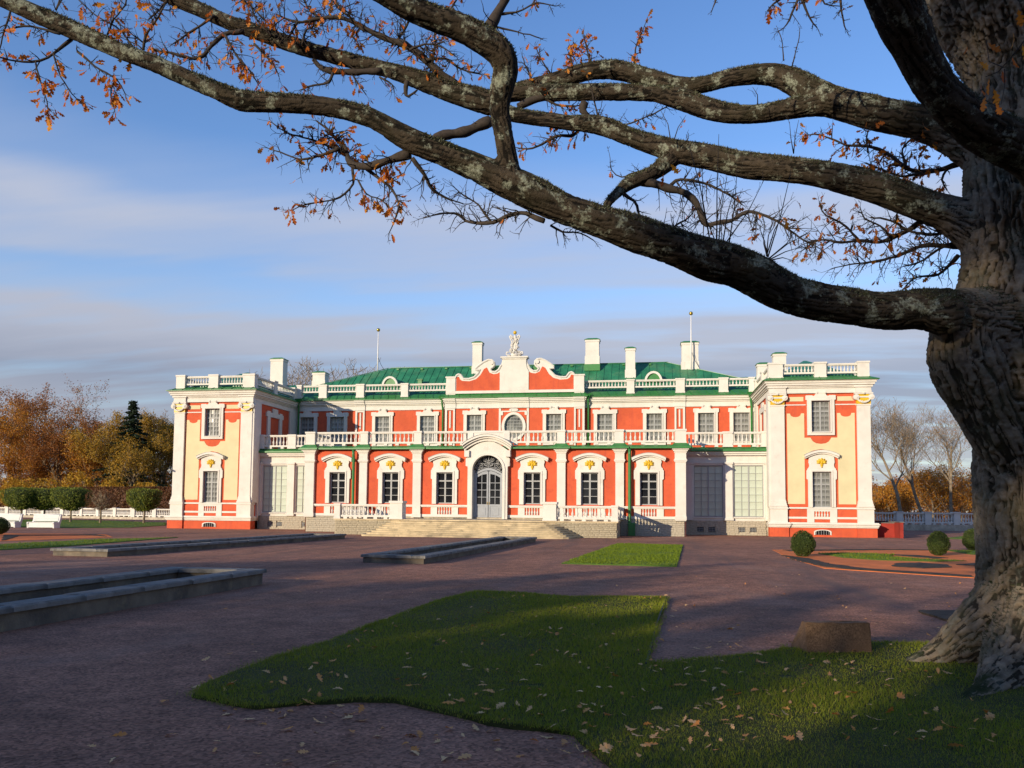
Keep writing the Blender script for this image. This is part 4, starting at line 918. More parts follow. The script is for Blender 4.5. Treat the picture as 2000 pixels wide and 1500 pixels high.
cb.prism([(-1.18, 12.75), (-1.02, 13.05), (-.96, 13.4), (-.96, 13.74), (.96, 13.74), (.96, 13.4), (1.02, 13.05), (1.18, 12.75)], YP-.02, YP+.5); cb.box(-1.02, 1.02, YP-.08, YP+.56, 13.74, 13.84); cb.box(-1.12, 1.12, YP-.16, YP+.64, 13.84, 13.96); cb.build('gable_centre', 'white', pdo)
# carved stone trophy with a gilded ball
tp = MB(); yb = YP+.22; r_ = random.Random(5)
prof = [(.60, 13.96), (.62, 14.1), (.46, 14.3), (.33, 14.6), (.27, 14.95), (.24, 15.3), (.30, 15.5), (.20, 15.62), (.12, 15.75)]
tp.lathe([(r*.62, z-13.96) for r, z in prof], (0, yb, 13.96), 10)
for k in range(46):
    z = 14.02+1.6*(k/46); rr = np.interp(z, [p[1] for p in prof], [p[0] for p in prof]); a = r_.uniform(math.pi, 2*math.pi) if k % 3 else r_.uniform(0, 2*math.pi)
    c = (rr*.95*math.cos(a), yb+rr*.6*math.sin(a), z)
    tp.tube([(c[0]+.09*(1-.5*i/9)*math.cos(i*.8+k), c[1]-.04-.008*i, c[2]+.09*(1-.5*i/9)*math.sin(i*.8+k)) for i in range(10)], .03, 4)
for s in (-1, 1):
    tp.tube([(s*.25, yb-.05, 14.0), (s*.5, yb-.1, 14.05), (s*.68, yb-.1, 14.18), (s*.66, yb-.1, 14.34), (s*.54, yb-.1, 14.36), (s*.5, yb-.1, 14.26)], .055, 6)
    tp.tube([(s*.16, yb-.1, 14.9), (s*.26, yb-.12, 15.25), (s*.36, yb-.1, 15.45), (s*.42, yb-.1, 15.6), (s*.34, yb-.1, 15.74), (s*.26, yb-.1, 15.66), (s*.3, yb-.1, 15.56)], .055, 6)
    tp.tube([(s*.3, yb-.15, 14.3), (s*.16, yb-.2, 14.6), (s*.2, yb-.2, 14.9), (s*.08, yb-.2, 15.1), (s*.12, yb-.18, 15.4)], .045, 5)
tpo = tp.build('roof_trophy', 'white', P, True)
gb = MB(); gb.ball((0, yb, 15.95), .15, 12, 8); gb.build('gilded_ball', 'gold', tpo, True)
# --- rainwater pipes ----------------------------------------------------------------
def pipe(pts, r=.085):
    return MB().tube(pts, r, 8).build('downpipe', 'pipe', P, True)
for s in (-1, 1):
    o = pipe([(s*9.42, YC-.40, 5.66), (s*9.42, YC-.36, 5.3), (s*9.42, YC-.30, 4.9), (s*9.42, YC-.30, .9), (s*9.42, YC-.30, .5)], .10)
    bxm = MB(); bxm.box(s*9.55-.22, s*9.55+.22, YC-.5, YC-.12, .02, .85) if s > 0 else bxm.box(s*9.42-.12, s*9.42+.12, YC-.42, YC-.15, 1.0, 1.2); bxm.build('downpipe_box', 'pipe', o)
    o = pipe([(s*5.95, YU-.50, 10.62), (s*5.95, YU-.45, 10.3), (s*5.95, YU-.2, 9.9), (s*5.95, YU-.14, 9.6), (s*5.95, YU-.14, 6.0)], .075)
    hp = MB(); hp.loft([[(s*5.95-.12,YU-.6,10.5),(s*5.95+.12,YU-.6,10.5),(s*5.95+.12,YU-.4,10.5),(s*5.95-.12,YU-.4,10.5)], [(s*5.95-.25,YU-.75,10.8),(s*5.95+.25,YU-.75,10.8),(s*5.95+.25,YU-.4,10.8),(s*5.95-.25,YU-.4,10.8)]]); hp.build('rainwater_head', 'pipe', o)
    o = pipe([(s*18.35, YU-.50, 10.58), (s*18.38, YU-.4, 10.2), (s*18.45, YU-.2, 9.7), (s*18.45, YU-.2, 6.1)], .085)
    hp = MB(); hp.loft([[(s*18.35-.12,YU-.6,10.45),(s*18.35+.12,YU-.6,10.45),(s*18.35+.12,YU-.4,10.45),(s*18.35-.12,YU-.4,10.45)], [(s*18.35-.25,YU-.75,10.75),(s*18.35+.25,YU-.75,10.75),(s*18.35+.25,YU-.4,10.75),(s*18.35-.25,YU-.4,10.75)]]); hp.build('rainwater_head', 'pipe', o)
for x, s in ((-25.05, -1), (25.05, 1)):
    c = MB(); c.tube([(x, -.1, 4.45), (x+s*.12, -.35, 4.4)], .02, 5); c.box(x+s*.12-.05, x+s*.12+.05, -.55, -.28, 4.36, 4.46); c.build('security_camera', 'sash', P)

# ================================================================== ENTRANCE TERRACE
T = thing('stone_terrace', 'limestone entrance terrace with broad steps and white balustrades before the palace door', 'terrace')
tb = MB(); tb.box(-8.75, 8.75, -8.12, YC+.02, -.1, .90); two_ = tb.build('terrace_wall', 'stone2', T)
tf = MB(); tf.box(-8.85, 8.85, -8.24, YC+.02, .90, .985); tf.build('paving', 'step', T)
coursed(two_, -8.78, -4.6, -8.14, 0, .90, .115, .50, 31, 1); coursed(two_, 4.6, 8.78, -8.14, 0, .90, .115, .50, 32, 1)
coursed(two_, -8.1, YC-.1, 8.76, 0, .90, .115, .5, 33, 1, axis='y'); coursed(two_, -8.1, YC-.1, -8.76, 0, .90, .115, .5, 34, 1, axis='y')
NS = 8
for i in range(NS):
    z1 = .985-.985*(i+1)/(NS+1); z0 = z1-.985/(NS+1)-.02; ext = 4.75+.20*i; yf = -8.24-.32*(i+1)
    mb = MB(); out = [(-ext-.55, -8.15), (-ext, yf+.25), (-ext+.3, yf+.06), (-ext+.8, yf), (ext-.8, yf), (ext-.3, yf+.06), (ext, yf+.25), (ext+.55, -8.15)]
    mb.add([(x, y, z0) for x, y in out]+[(x, y, z1-.025) for x, y in out]+[(x*1.003, y-.025 if y < -8.2 else y, z1-.02) for x, y in out]+[(x*1.003, y-.025 if y < -8.2 else y, z1) for x, y in out],
           [tuple(range(24, 32))]+[(k*8+j, k*8+(j+1) % 8, (k+1)*8+(j+1) % 8, (k+1)*8+j) for k in range(3) for j in range(8)])
    mb.build('step', 'step', T)
for s in (-1, 1):
    x0, x1 = min(s*4.38, s*5.18), max(s*4.38, s*5.18)
    b_ = MB(); b_.box(x0, x1, -8.3, -7.5, .99, 1.98); b_.box(x0-.05, x1+.05, -8.35, -7.45, 1.98, 2.12); b_.box(x0-.03, x1+.03, -8.33, -7.47, .985, 1.08); b_.build('terrace_post', 'white', T)
    post(min(s*8.46, s*8.84), max(s*8.46, s*8.84), -8.2, -7.82, .985, 1.94, T, .03)
    balustrade((s*5.18, -8.0), (s*8.46, -8.0), 1.10, 1.90, 12, True, T, feet=5)
    balustrade((s*8.66, -7.82), (s*8.66, YC-.3), 1.10, 1.90, 14, True, T, feet=5)

# ================================================================== STONE BASINS
def basin(name, label, near, far, width, z, group, cope=.42, slab=1.3):
    """long raised basin; near/far = plan points of its right hand outer corner"""
    a, b = Vector(near), Vector(far); L = (b-a).length; ang = math.atan2((b-a).y, (b-a).x)-math.pi/2
    o = thing(name, label, 'basin', (a.x, a.y, 0), group); o.rotation_euler.z = ang
    w = MB(); i = .06; t = .30
    w.box(-i-t, -i, i, L-i, -.1, z-.09); w.box(-width+i, -width+i+t, i, L-i, -.1, z-.09); w.box(-width+i+t, -i-t, i, i+t, -.1, z-.09); w.box(-width+i+t, -i-t, L-i-t, L-i, -.1, z-.09)
    w.build('basin_wall', 'concrete', o); MB().box(-width+i+t, -i-t, i+t, L-i-t, -.1, .02).build('basin_floor', 'basinbed', o)
    n = max(2, int(L/slab)); step = L/n; r_ = random.Random(name+str(L))
    sl_ = MB().loft([[(-.5,-.5,-.04),(.5,-.5,-.04),(.5,.5,-.04),(-.5,.5,-.04)], [(-.5,-.5,.02),(.5,-.5,.02),(.5,.5,.02),(-.5,.5,.02)], [(-.46,-.48,.045),(.46,-.48,.045),(.46,.48,.045),(-.46,.48,.045)]]).mesh('coping_stone', 'coping')
    for k in range(n):
        for x in (-cope/2, -width+cope/2):
            q = link('coping_stone', sl_, o, (x+r_.uniform(-.008,.008), step*(k+.5), z-.045+r_.uniform(-.006,.006))); q.scale = (cope, step-.012, 1); q.rotation_euler.z = r_.uniform(-.004,.004)
    for y in (cope/2, L-cope/2):
        q = link('coping_stone', sl_, o, (-width/2, y, z-.046)); q.scale = (width-2*cope-.01, cope, 1)
    return o
basin('stone_basin', 'near raised stone basin with dark coping cut by the left edge, in shade', (2.05, -62), (2.50, -40.0), 2.25, .33, 'long stone basins in the gravel')
basin('stone_basin', 'far left long stone basin beside the narrow lawn strip', (-6.62, -32.7), (-5.52, -14.6), 2.2, .25, 'long stone basins in the gravel')
basin('stone_basin', 'middle stone basin lying before the terrace steps', (4.05, -33.0), (4.97, -15.1), 2.05, .25, 'long stone basins in the gravel')

# ================================================================== GARDEN FURNITURE
def bench(x, y, rz, label):
    o = thing('garden_bench', label, 'bench', (x, y, 0), 'white garden benches'); o.rotation_euler.z = rz; L = 1.95
    side = [(-.55, 0), (-.58, .28), (-.62, .36), (-.58, .44), (-.48, .45), (-.05, .42), (.02, .46), (.10, .62), (.16, .88), (.24, .98), (.36, .99), (.40, .92), (.32, .86), (.30, .6), (.22, .36), (.16, .28), (.12, 0)]
    for s in (-1, 1):
        m_ = MB(); m_.prismx(side, s*L/2-.05, s*L/2+.05); m_.build('side_panel', 'bench', o)
    for i in range(5):
        y0 = -.56+.105*i; m_ = MB(); m_.box(-L/2+.05, L/2-.05, y0, y0+.095, .40+.004*abs(i-2), .44+.004*abs(i-2)); m_.build('seat_slat', 'bench', o)
    for i in range(5):
        z = .50+.095*i; y0 = .045+.028*i; m_ = MB(); m_.box(-L/2+.05, L/2-.05, y0, y0+.035, z, z+.088); m_.build('back_slat', 'bench', o)
    m_ = MB(); m_.box(-L/2+.05, L/2-.05, -.555, -.52, .05, .39); m_.build('front_board', 'bench', o)
    m_ = MB(); m_.tube([(-L/2-.03, .30, .95), (L/2+.03, .30, .95)], .06, 8); m_.build('top_rail', 'bench', o, True)
bench(-32.75, -3.85, .10, 'white slatted garden bench standing whole beside the left lawn')
bench(-36.45, -3.3, .12, 'white garden bench cut off by the left edge of the picture')

def garden_balustrade(name, label, pts, z0, h, stepn, group=None):
    o = thing(name, label, 'balustrade', (0,0,0), group)
    for (a, b) in zip(pts, pts[1:]):
        a_, b_ = Vector(a), Vector(b); L = (b_-a_).length; n = max(1, round(L/stepn)); d = (b_-a_)/n
        pl_ = MB(); obox(pl_, a, b, .22, -.3, z0); pl_.build('base_wall', 'stone', o)
        for k in range(n):
            p, q = a_+d*k, a_+d*(k+1); u_ = d.normalized()*.28
            pm = MB(); obox(pm, p-u_, p+u_, .24, z0, z0+h+.03); obox(pm, p-u_*1.25, p+u_*1.25, .30, z0+h+.03, z0+h+.13); pm.build('balustrade_post', 'white', o)
            balustrade(p+u_, q-u_, z0+.14, z0+h+.04, max(4, int((L/n-.6)/.24)), False, o, hw=.14, feet=3, r=.09)
garden_balustrade('garden_balustrade', 'long white stone balustrade behind the clipped trees at left', [(-82, 42), (-62, 38), (-52, 34.2), (-40, 33.5), (-24, 33.2)], .30, 1.0, 3.4)
garden_balustrade('garden_balustrade', 'white balustrade on a low wall right of the palace', [(26, 24), (34, 25.2), (42, 26.5), (58, 29)], .55, 1.1, 3.2)
# low red walls flanking the cellar stair on the far side of the right tower
rw = thing('cellar_stair_wall', 'low dark red wall around a cellar stair beside the right tower', 'wall')
m_ = MB(); m_.box(25.55, 26.9, .9, 1.1, -.1, .95); m_.box(26.75, 26.95, -.35, 5.5, -.1, 1.02); m_.build('wall', 'redwall', rw)
m_ = MB(); m_.box(25.5, 27.0, .86, 1.14, .95, 1.0); m_.box(26.70, 27.0, -.4, 5.5, 1.02, 1.07); m_.build('coping', 'coping', rw)
def flagpole(x, y, z0, z1, label):
    o = thing('flagpole', label, 'flagpole', (x, y, z0), 'flagpoles on the palace roof')
    MB().tube([(0,0,0), (0,0,(z1-z0)*.5), (0,0,z1-z0-.25)], [.06, .055, .035], 8).build('pole', 'pole', o, True)
    MB().ball((0,0,z1-z0-.12), .16, 10, 8).build('finial', 'brass', o, True)
    MB().tube([(0,0,1.6), (.25,.1,.9), (.9,.4,-.2), (1.9, .8, -1.1)], .018, 4).build('stay_wire', 'black', o)
flagpole(-13.2, 12.0, 13.6, 17.72, 'thin flagpole with brass ball on the left end of the roof')
flagpole(14.12, 10.6, 13.2, 18.0, 'white flagpole with brass ball before the wide right chimney')
# foreground marker stone
ms = thing('boundary_stone', 'squat brown granite block with sloping face on the grass edge', 'stone block', (12.74, -46.34, .03)); ms.rotation_euler.z = .04
import bmesh
bm = bmesh.new()
for p in [(-.355,-.16,-.1),(.365,-.16,-.1),(.40,.44,-.1),(-.46,.44,-.1),(-.365,-.135,.345),(.345,-.135,.36),(.335,.02,.36),(-.37,.02,.345)]: bm.verts.new(p)
bm.verts.ensure_lookup_table(); vv = bm.verts
for f in [(0,3,2,1),(4,5,6,7),(0,1,5,4),(1,2,6,5),(2,3,7,6),(3,0,4,7)]: bm.faces.new([vv[i] for i in f])
bmesh.ops.bevel(bm, geom=bm.edges[:], offset=.009, segments=2, affect='EDGES'); bmesh.ops.subdivide_edges(bm, edges=bm.edges[:], cuts=4, use_grid_fill=True)
r_ = random.Random(3)
for v in bm.verts: v.co += Vector((r_.gauss(0,.003), r_.gauss(0,.003), r_.gauss(0,.003)))
me = bpy.data.meshes.new('block'); bm.to_mesh(me); bm.free(); me.materials.append(M['granite']); link('block', me, ms)

# ================================================================== VEGETATION
def leaf_quads(g_, C, size, up=.3):
    """one bent leaf quad per centre, random facing"""
    n = len(C); a = g_.normal(size=(n,3)); a /= np.linalg.norm(a, axis=1)[:,None]; b = g_.normal(size=(n,3)); b -= a*(a*b).sum(1)[:,None]; b /= np.linalg.norm(b, axis=1)[:,None]
    s = size*g_.uniform(.6, 1.4, n)[:,None]; V = np.stack([C-a*s, C-b*s*.55, C+a*s, C+b*s*.55], 1).reshape(-1,3)
    return V, np.arange(4*n).reshape(-1,4)
M['box'] = leafmat('clipped_box_leaf', [(.035, .06, .012), (.055, .085, .016), (.08, .10, .02), (.045, .07, .014)], .2)
M['thorn'] = leafmat('clipped_hornbeam_leaf', [(.15, .19, .022), (.20, .22, .03), (.11, .15, .02), (.24, .22, .04)], .2)
M['redleaf'] = leafmat('rusty_hedge_leaf', [(.12, .045, .022), (.17, .065, .025), (.09, .038, .02), (.16, .09, .035), (.20, .09, .03)], .3)
def bush_shape(name, rx, ry, h, seed, n, m, size, cube=0):
    g_ = np.random.default_rng(seed); d = g_.normal(size=(n,3)); d /= np.linalg.norm(d, axis=1)[:,None]
    if cube:
        k = (np.abs(d)**cube).sum(1)**(1/cube); d = d/k[:,None]
    else: d[:,2] = np.where(d[:,2] > 0, d[:,2], d[:,2]*1.0)
    r = 1-.12*g_.uniform(0, 1, n)**2 + .10*(vnoise(d*3+7, seed)-.5)*2 + .07*(vnoise(d*8+3, seed+1)-.5)*2
    C = d*r[:,None]*np.array([rx, ry, h/2])+np.array([0,0,h/2])
    if cube: k = np.interp(C[:,2]/h, [0,.25,.55,1], [.55,.86,1,1]); C[:,0] *= k; C[:,1] *= k
    if not cube: C[:,0] *= np.interp(C[:,2]/h, [0,.3,.6,1], [.86,1,.98,.9]); C[:,1] *= np.interp(C[:,2]/h, [0,.3,.6,1], [.86,1,.98,.9])
    V, F = leaf_quads(g_, C, size); return fastmesh(name, V, F, m)
def core(name, rx, ry, h, m, cube=0):
    mb = MB(); mb.ball((0,0,h/2), (rx*.86, ry*.86, h/2*.86), 14, 10)
    if cube:
        vs_ = []
        for x, y, z in mb.v:
            q = Vector((x/rx/.86, y/ry/.86, (z-h/2)/(h/2*.86))); k = (abs(q.x)**cube+abs(q.y)**cube+abs(q.z)**cube)**(1/cube); vs_.append((q.x/k*rx*.88, q.y/k*ry*.88, q.z/k*h/2*.88+h/2))
        vs_ = [(x*np.interp(z/h,[0,.25,.55,1],[.5,.84,1,1]), y*np.interp(z/h,[0,.25,.55,1],[.5,.84,1,1]), z) for x, y, z in vs_]
        mb.v = vs_
    return mb.mesh(name, m, True)
M['boxcore'] = mat('clipped_box_inner', (.022, .035, .009), .95, .4, 12)
def ball_bush(x, y, r, h, label, seed):
    o = thing('topiary_bush', label, 'bush', (x, y, 0), 'round clipped bushes'); link('foliage', bush_shape('foliage', r, r, h, seed, 5200, 'box', .022), o); link('inner_foliage', core('inner_foliage', r, r, h, 'boxcore'), o)
    MB().tube([(0,0,-.1), (0,0,h*.4)], .05, 6).build('stem', 'trunk', o)
ball_bush(16.25, -25.0, .44, .95, 'dark round clipped bush standing before the right tower', 1)
ball_bush(21.7, -22.6, .40, .96, 'egg shaped clipped bush on the red parterre right of the tower', 2)
ball_bush(24.95, -17.1, .42, .95, 'clipped bush half hidden behind the oak trunk', 3)
ball_bush(-25.3, -16.4, .55, .95, 'dark clipped bush cut by the left edge of the picture', 4)
def topiary(x, y, trunk, w, h, label, seed, bare=False):
    o = thing('topiary_tree', label, 'tree', (x, y, 0), 'clipped box headed trees'); r_ = random.Random(seed)
    tr = MB(); tr.tube([(0,0,-.1), (.04,.0,trunk*.5), (0,.03,trunk+.3)], [.13, .09, .08], 7)
    for i in range(9):
        a = i*.7; tr.tube([(0,.03,trunk-.05+.05*i), (math.cos(a)*w*.2, math.sin(a)*w*.2, trunk+.3+.05*i), (math.cos(a)*w*.38, math.sin(a)*w*.38, trunk+.45+.12*i)], [.05, .035, .015], 5)
    if bare:
        for i in range(160):
            a = r_.uniform(0, 6.28); q = r_.uniform(.1, .42)*w; z = trunk+r_.uniform(.1, h); p = Vector((math.cos(a)*q, math.sin(a)*q, z)); tr.tube([p*.6+Vector((0,0,z*.25)), p, p+Vector((r_.uniform(-.25,.25), r_.uniform(-.25,.25), r_.uniform(0,.3)))], [.02, .014, .006], 3)
    tr.build('trunk', 'trunk', o)
    if bare: c = link('crown', bush_shape('crown', w/2, w/2, h, seed, 1500, 'redleaf', .05, 5), o, (0,0,trunk))
    else:
        c = link('crown', bush_shape('crown', w/2, w/2, h, seed, 6500, 'thorn', .06, 6), o, (0,0,trunk)); link('inner_foliage', core('inner_foliage', w/2, w/2, h, 'boxcore', 6), c)
for i, (px, d, w, h, lab, bare) in enumerate(((178, 17.8, 3.0, 2.15, 'leftmost clipped box headed tree with dark crown', 0), (375, 19.2, 3.15, 2.15, 'clipped box headed tree in the middle of the left three', 0), (605, 15.4, 2.95, 2.15, 'clipped box headed tree, last of the left three', 0), (862, 13.6, 2.3, 1.7, 'thin nearly bare clipped tree with reddish crown', 1), (1237, 14.5, 2.55, 2.05, 'clipped box headed tree standing alone next to the left tower', 0))):
    q = at(px/4.412, 1020, 1); v = q-CAM; t = (d-CAM.y)/v.y
    topiary(CAM.x+v.x*t, d, 1.25 if not bare else 1.3, w, h, lab, 40+i, bool(bare))

# --- trees with real limbs -------------------------------------------------------------
def tree(name, label, loc, h, r0, seed, leaf=None, nleaf=0, lsize=.16, spread=.55, first=.25, lev=4, minr=.017, group=None, lean=(0,0), clusters=1.0, droop=0, conifer=False, kids=(5, 5, 4, 3), twist=.25):
    r_ = random.Random(seed); wood = MB(); tips = []
    def grow(p, d, L, r, k):
        n = 5 if k == 0 else 4 if k == 1 else 3; pts = [p.copy()]; rad = [r]
        q = p.copy(); dd = d.copy()
        for i in range(n):
            dd = (dd+Vector((r_.gauss(0,twist), r_.gauss(0,twist), r_.gauss(0,twist*.6)+(.10 if k else .05)-droop*k))*(.5 if k == 0 else 1)).normalized(); q = q+dd*(L/n); pts.append(q.copy()); rad.append(max(minr, r*(1-(.62 if k < lev-1 else .8)*(i+1)/n)))
        wood.tube(pts, rad, 7 if k == 0 else 5 if k == 1 else 3)
        if k >= lev-2: tips.extend(pts[1:])
        if k < lev-1:
            nk = kids[min(k, len(kids)-1)]
            for j in range(nk):
                t = first+(1-first)*(j+r_.uniform(.2,.9))/nk if k == 0 else .25+.75*(j+r_.uniform(.2,.9))/nk
                i = min(n-1, int(t*n)); f = t*n-i; b = pts[i].lerp(pts[i+1], min(1,f)); br = rad[i]*(1-f)+rad[i+1]*f
                ax = (pts[i+1]-pts[i]).normalized(); u = ax.orthogonal().normalized(); ang = j*2.4+r_.uniform(-.5,.5); side = u*math.cos(ang)+ax.cross(u)*math.sin(ang)
                nd = (ax*(1-spread)+side*spread*1.25+Vector((0,0,.25))).normalized(); ln = L*(r_.uniform(.5,.72) if k == 0 else r_.uniform(.48,.68))*(1.0-.45*t if k == 0 else 1.0)
                grow(b, nd, ln, br*.62, k+1)
    o = thing(name, label, 'tree', loc, group)
    if conifer:
        wood.tube([(0,0,-.3), (0,0,h*.5), (0,0,h)], [r0, r0*.6, .02], 7)
        nb = 90
        for i in range(nb):
            t = .12+.88*i/nb; z = h*t; L = (1-t)*h*.42*r_.uniform(.7,1.15)+.15; a = i*2.4
            e_ = Vector((math.cos(a)*L, math.sin(a)*L, z-L*.18)); wood.tube([(0,0,z), ((e_.x)*.5, e_.y*.5, z-L*.14), e_], [.05*(1-t)+.012, .03*(1-t)+.01, .006], 3)
            for s in np.linspace(.15, 1, 9): tips.append(Vector((e_.x*s, e_.y*s, z-L*.18*s)))
    else:
        grow(Vector((0,0,-.3)), Vector((lean[0], lean[1], 1)).normalized(), h*.74, r0, 0)
        zs = max(v[2] for v in wood.v); k_ = h/zs; wood.v = [(x*k_, y*k_, z*k_) for x, y, z in wood.v]; tips = [t*k_ for t in tips]
    wood.build('trunk', 'trunk', o)
    if leaf and nleaf:
        g_ = np.random.default_rng(seed); tp_ = np.array([tuple(t) for t in tips]); keep = vnoise(tp_*.35+seed, seed) < clusters; tp_ = tp_[keep] if keep.any() else tp_
        idx = g_.integers(0, len(tp_), nleaf); sd = .35 if not conifer else .16; C = tp_[idx]+g_.normal(size=(nleaf,3))*sd*np.array([1,1,.8 if not conifer else .5]); C = C[C[:,2] > .3]
        V, F = leaf_quads(g_, C, lsize); link('crown', fastmesh('crown', V, F, leaf), o)
    return o
M['rust'] = leafmat('rusty_leaf', [(.28, .10, .025), (.34, .14, .03), (.20, .075, .02), (.38, .13, .02)], .4)
M['orange'] = leafmat('orange_leaf', [(.50, .20, .02), (.40, .15, .02), (.56, .28, .03), (.32, .15, .03)], .4)
M['olive'] = leafmat('olive_larch_needle', [(.42, .25, .03), (.31, .20, .03), (.48, .26, .025), (.22, .18, .03)], .35)
M['needle'] = leafmat('spruce_needle', [(.016, .032, .014), (.024, .042, .018), (.012, .024, .012)], .1)
M['goldleaf'] = leafmat('yellow_shrub_leaf', [(.50, .28, .02), (.42, .20, .02), (.55, .36, .04), (.30, .20, .03)], .4)
def far(px, Y):
    v = at(px, 1000, 1)-CAM; t = (Y-CAM.y)/v.y; return (CAM.x+v.x*t, Y, 0)
def hgt(px, py, Y):
    v = at(px, py, 1)-CAM; t = (Y-CAM.y)/v.y; return CAM.z+v.z*t
GL = 'autumn trees beyond the left balustrade'
for i, (px, top, Y, leaf, nl, ls, lab, kw) in enumerate((
    (10, 765, 58, 'rust', 1900, .22, 'broad rust brown tree at the left edge of the picture', dict(spread=.6)),
    (48, 758, 70, 'rust', 1500, .24, 'tall rusty tree second from the left edge', dict(spread=.5)),
    (98, 750, 64, 'rust', 500, .2, 'tall nearly bare grey tree rising highest at left', dict(spread=.5, lev=5, kids=(6,5,4,3))),
    (135, 790, 56, 'rust', 900, .2, 'thin leaved grey and orange tree left of the middle of the wood', dict(spread=.6, lev=5, kids=(6,4,4,3))),
    (160, 800, 62, 'orange', 700, .2, 'sparse orange tinged tree beside the gap in the wood', dict(spread=.6, lev=5, kids=(5,4,4,3))),
    (188, 822, 56, 'rust', 1300, .2, 'brown tree with forked dark trunks in the middle of the left wood', dict(spread=.5)),
    (226, 822, 54, 'olive', 3200, .2, 'olive and orange larch left of the dark spruce', dict(spread=.45)),
    (262, 812, 57, 'olive', 3600, .2, 'full golden larch before the dark spruce', dict(spread=.45)),
    (296, 832, 55, 'olive', 2600, .2, 'golden brown larch right of the dark spruce', dict(spread=.45)),
    (28, 800, 52, 'orange', 2600, .2, 'orange brown tree low in front of the leftmost tall ones', dict(spread=.6)),
    (75, 815, 53, 'orange', 2300, .2, 'fiery orange tree in front of the tall bare one', dict(spread=.6)),
    (115, 830, 52, 'rust', 2200, .2, 'low russet tree between orange and grey ones', dict(spread=.6)),
    (172, 850, 52, 'orange', 2000, .2, 'low orange tree under the forked dark trunks', dict(spread=.6)),
    (240, 862, 50, 'olive', 1800, .2, 'low yellow green tree under the golden larches', dict(spread=.6)),
    (318, 810, 60, 'rust', 250, .16, 'slender bare larch closest to the left tower', dict(spread=.4, lev=4)),
    )):
    p = far(px, Y); kw = {**dict(lev=5, kids=(7,5,4,3)), **kw}; tree('deciduous_tree', lab, p, hgt(px, top, Y)*1.06, .32, 100+i, leaf, int(nl*6.5), ls*.55, group=GL, first=.15, clusters=.8, **kw)
tree('spruce_tree', 'dark green spruce with pointed top behind the golden larches', far(252, 51), hgt(252, 783, 51), .3, 130, 'needle', 30000, .13, conifer=True, group=GL)
for i, (px, top, Y, lab) in enumerate(((498, 705, 44, 'bare tree top left of the tall left chimney'), (575, 700, 48, 'bare tree top between the two left chimneys'), (650, 702, 46, 'wide bare tree top right of the low left chimney'), (712, 708, 50, 'bare tree top behind the left flagpole'))):
    tree('bare_tree', lab, far(px, Y), hgt(px, top, Y), .45, 150+i, None, 0, minr=.028, lev=6, spread=.5, kids=(6,4,4,3,3), group='bare tree tops showing above the palace roof', first=.4)
for i, (px, top, Y, ln, lab) in enumerate(((1752, 765, 40, (.0,0), 'bare limbed tree closest to the right tower'), (1790, 775, 44, (-.18,0), 'leaning bare tree between two others at right'), (1850, 755, 42, (-.06,0), 'tall bare tree nearest the oak trunk at right'))):
    tree('bare_tree', lab, far(px+(8 if i == 0 else 18 if i == 1 else 8), Y), hgt(px, top, Y), .27, 172+i, 'orange', 900, .06, minr=.013, lev=6, spread=.45, kids=(7,5,4,4,3), lean=ln, twist=.13, group='bare trees beyond the right balustrade', first=.45)
for i, (px, top, Y, lab) in enumerate(((1730, 945, 60, 'low orange brown thicket tree next to the right tower'), (1775, 935, 66, 'orange brown thicket tree between the bare trunks'), (1825, 915, 58, 'reddish thicket tree right of the leaning trunk'), (1875, 900, 62, 'orange thicket tree beside the oak trunk'), (1920, 905, 60, 'thicket tree hidden mostly by the oak trunk'))):
    tree('deciduous_tree', lab, far(px, Y), hgt(px, top, Y), .16, 190+i, 'orange', 7000, .10, spread=.7, first=.1, lev=5, kids=(7,5,4,3), group='autumn thicket beyond the right balustrade')
for i, (px, Y) in enumerate(((1700, 85), (1760, 88), (1820, 86), (1880, 88), (1950, 88))):
    tree('deciduous_tree', ('leftmost','second','middle','fourth','rightmost')[i]+' far brown tree of the thicket behind the right balustrade', far(px, Y), hgt(px, 925+6*(i % 2), Y), .2, 205+i, 'rust', 5000, .15, spread=.7, first=.08, lev=4, kids=(8,5,4), group='far trees of the right thicket')
# far backdrop of the park, one continuous mass
g_ = np.random.default_rng(5)
def woods(name, label, a, b, h, n, m, size, seed, tw=2500):
    g_ = np.random.default_rng(seed); t = g_.uniform(0, 1, n); base = np.array(a)[None,:]*(1-t)[:,None]+np.array(b)[None,:]*t[:,None]; top = h*(.55+.75*vnoise(np.c_[t*14, t*0, t*0], seed))
    C = np.c_[base+g_.normal(size=(n,2))*1.6, top*g_.uniform(0, 1, n)**.8]; V, F = leaf_quads(g_, C, size); o = tag(link(name, fastmesh(name, V, F, m)), label, 'wood', kind='stuff'); return o
woods('distant_wood', 'brown autumn wood far behind the left balustrade', (-150, 95), (-20, 95), 10.0, 60000, 'rust', .22, 1)
woods('distant_wood', 'orange autumn undergrowth between the trees behind the left hedge', (-130, 74), (-20, 70), 5.5, 30000, 'orange', .16, 3)
woods('distant_wood', 'orange brown autumn wood far behind the right balustrade', (20, 105), (110, 95), 5.5, 36000, 'rust', .18, 2)
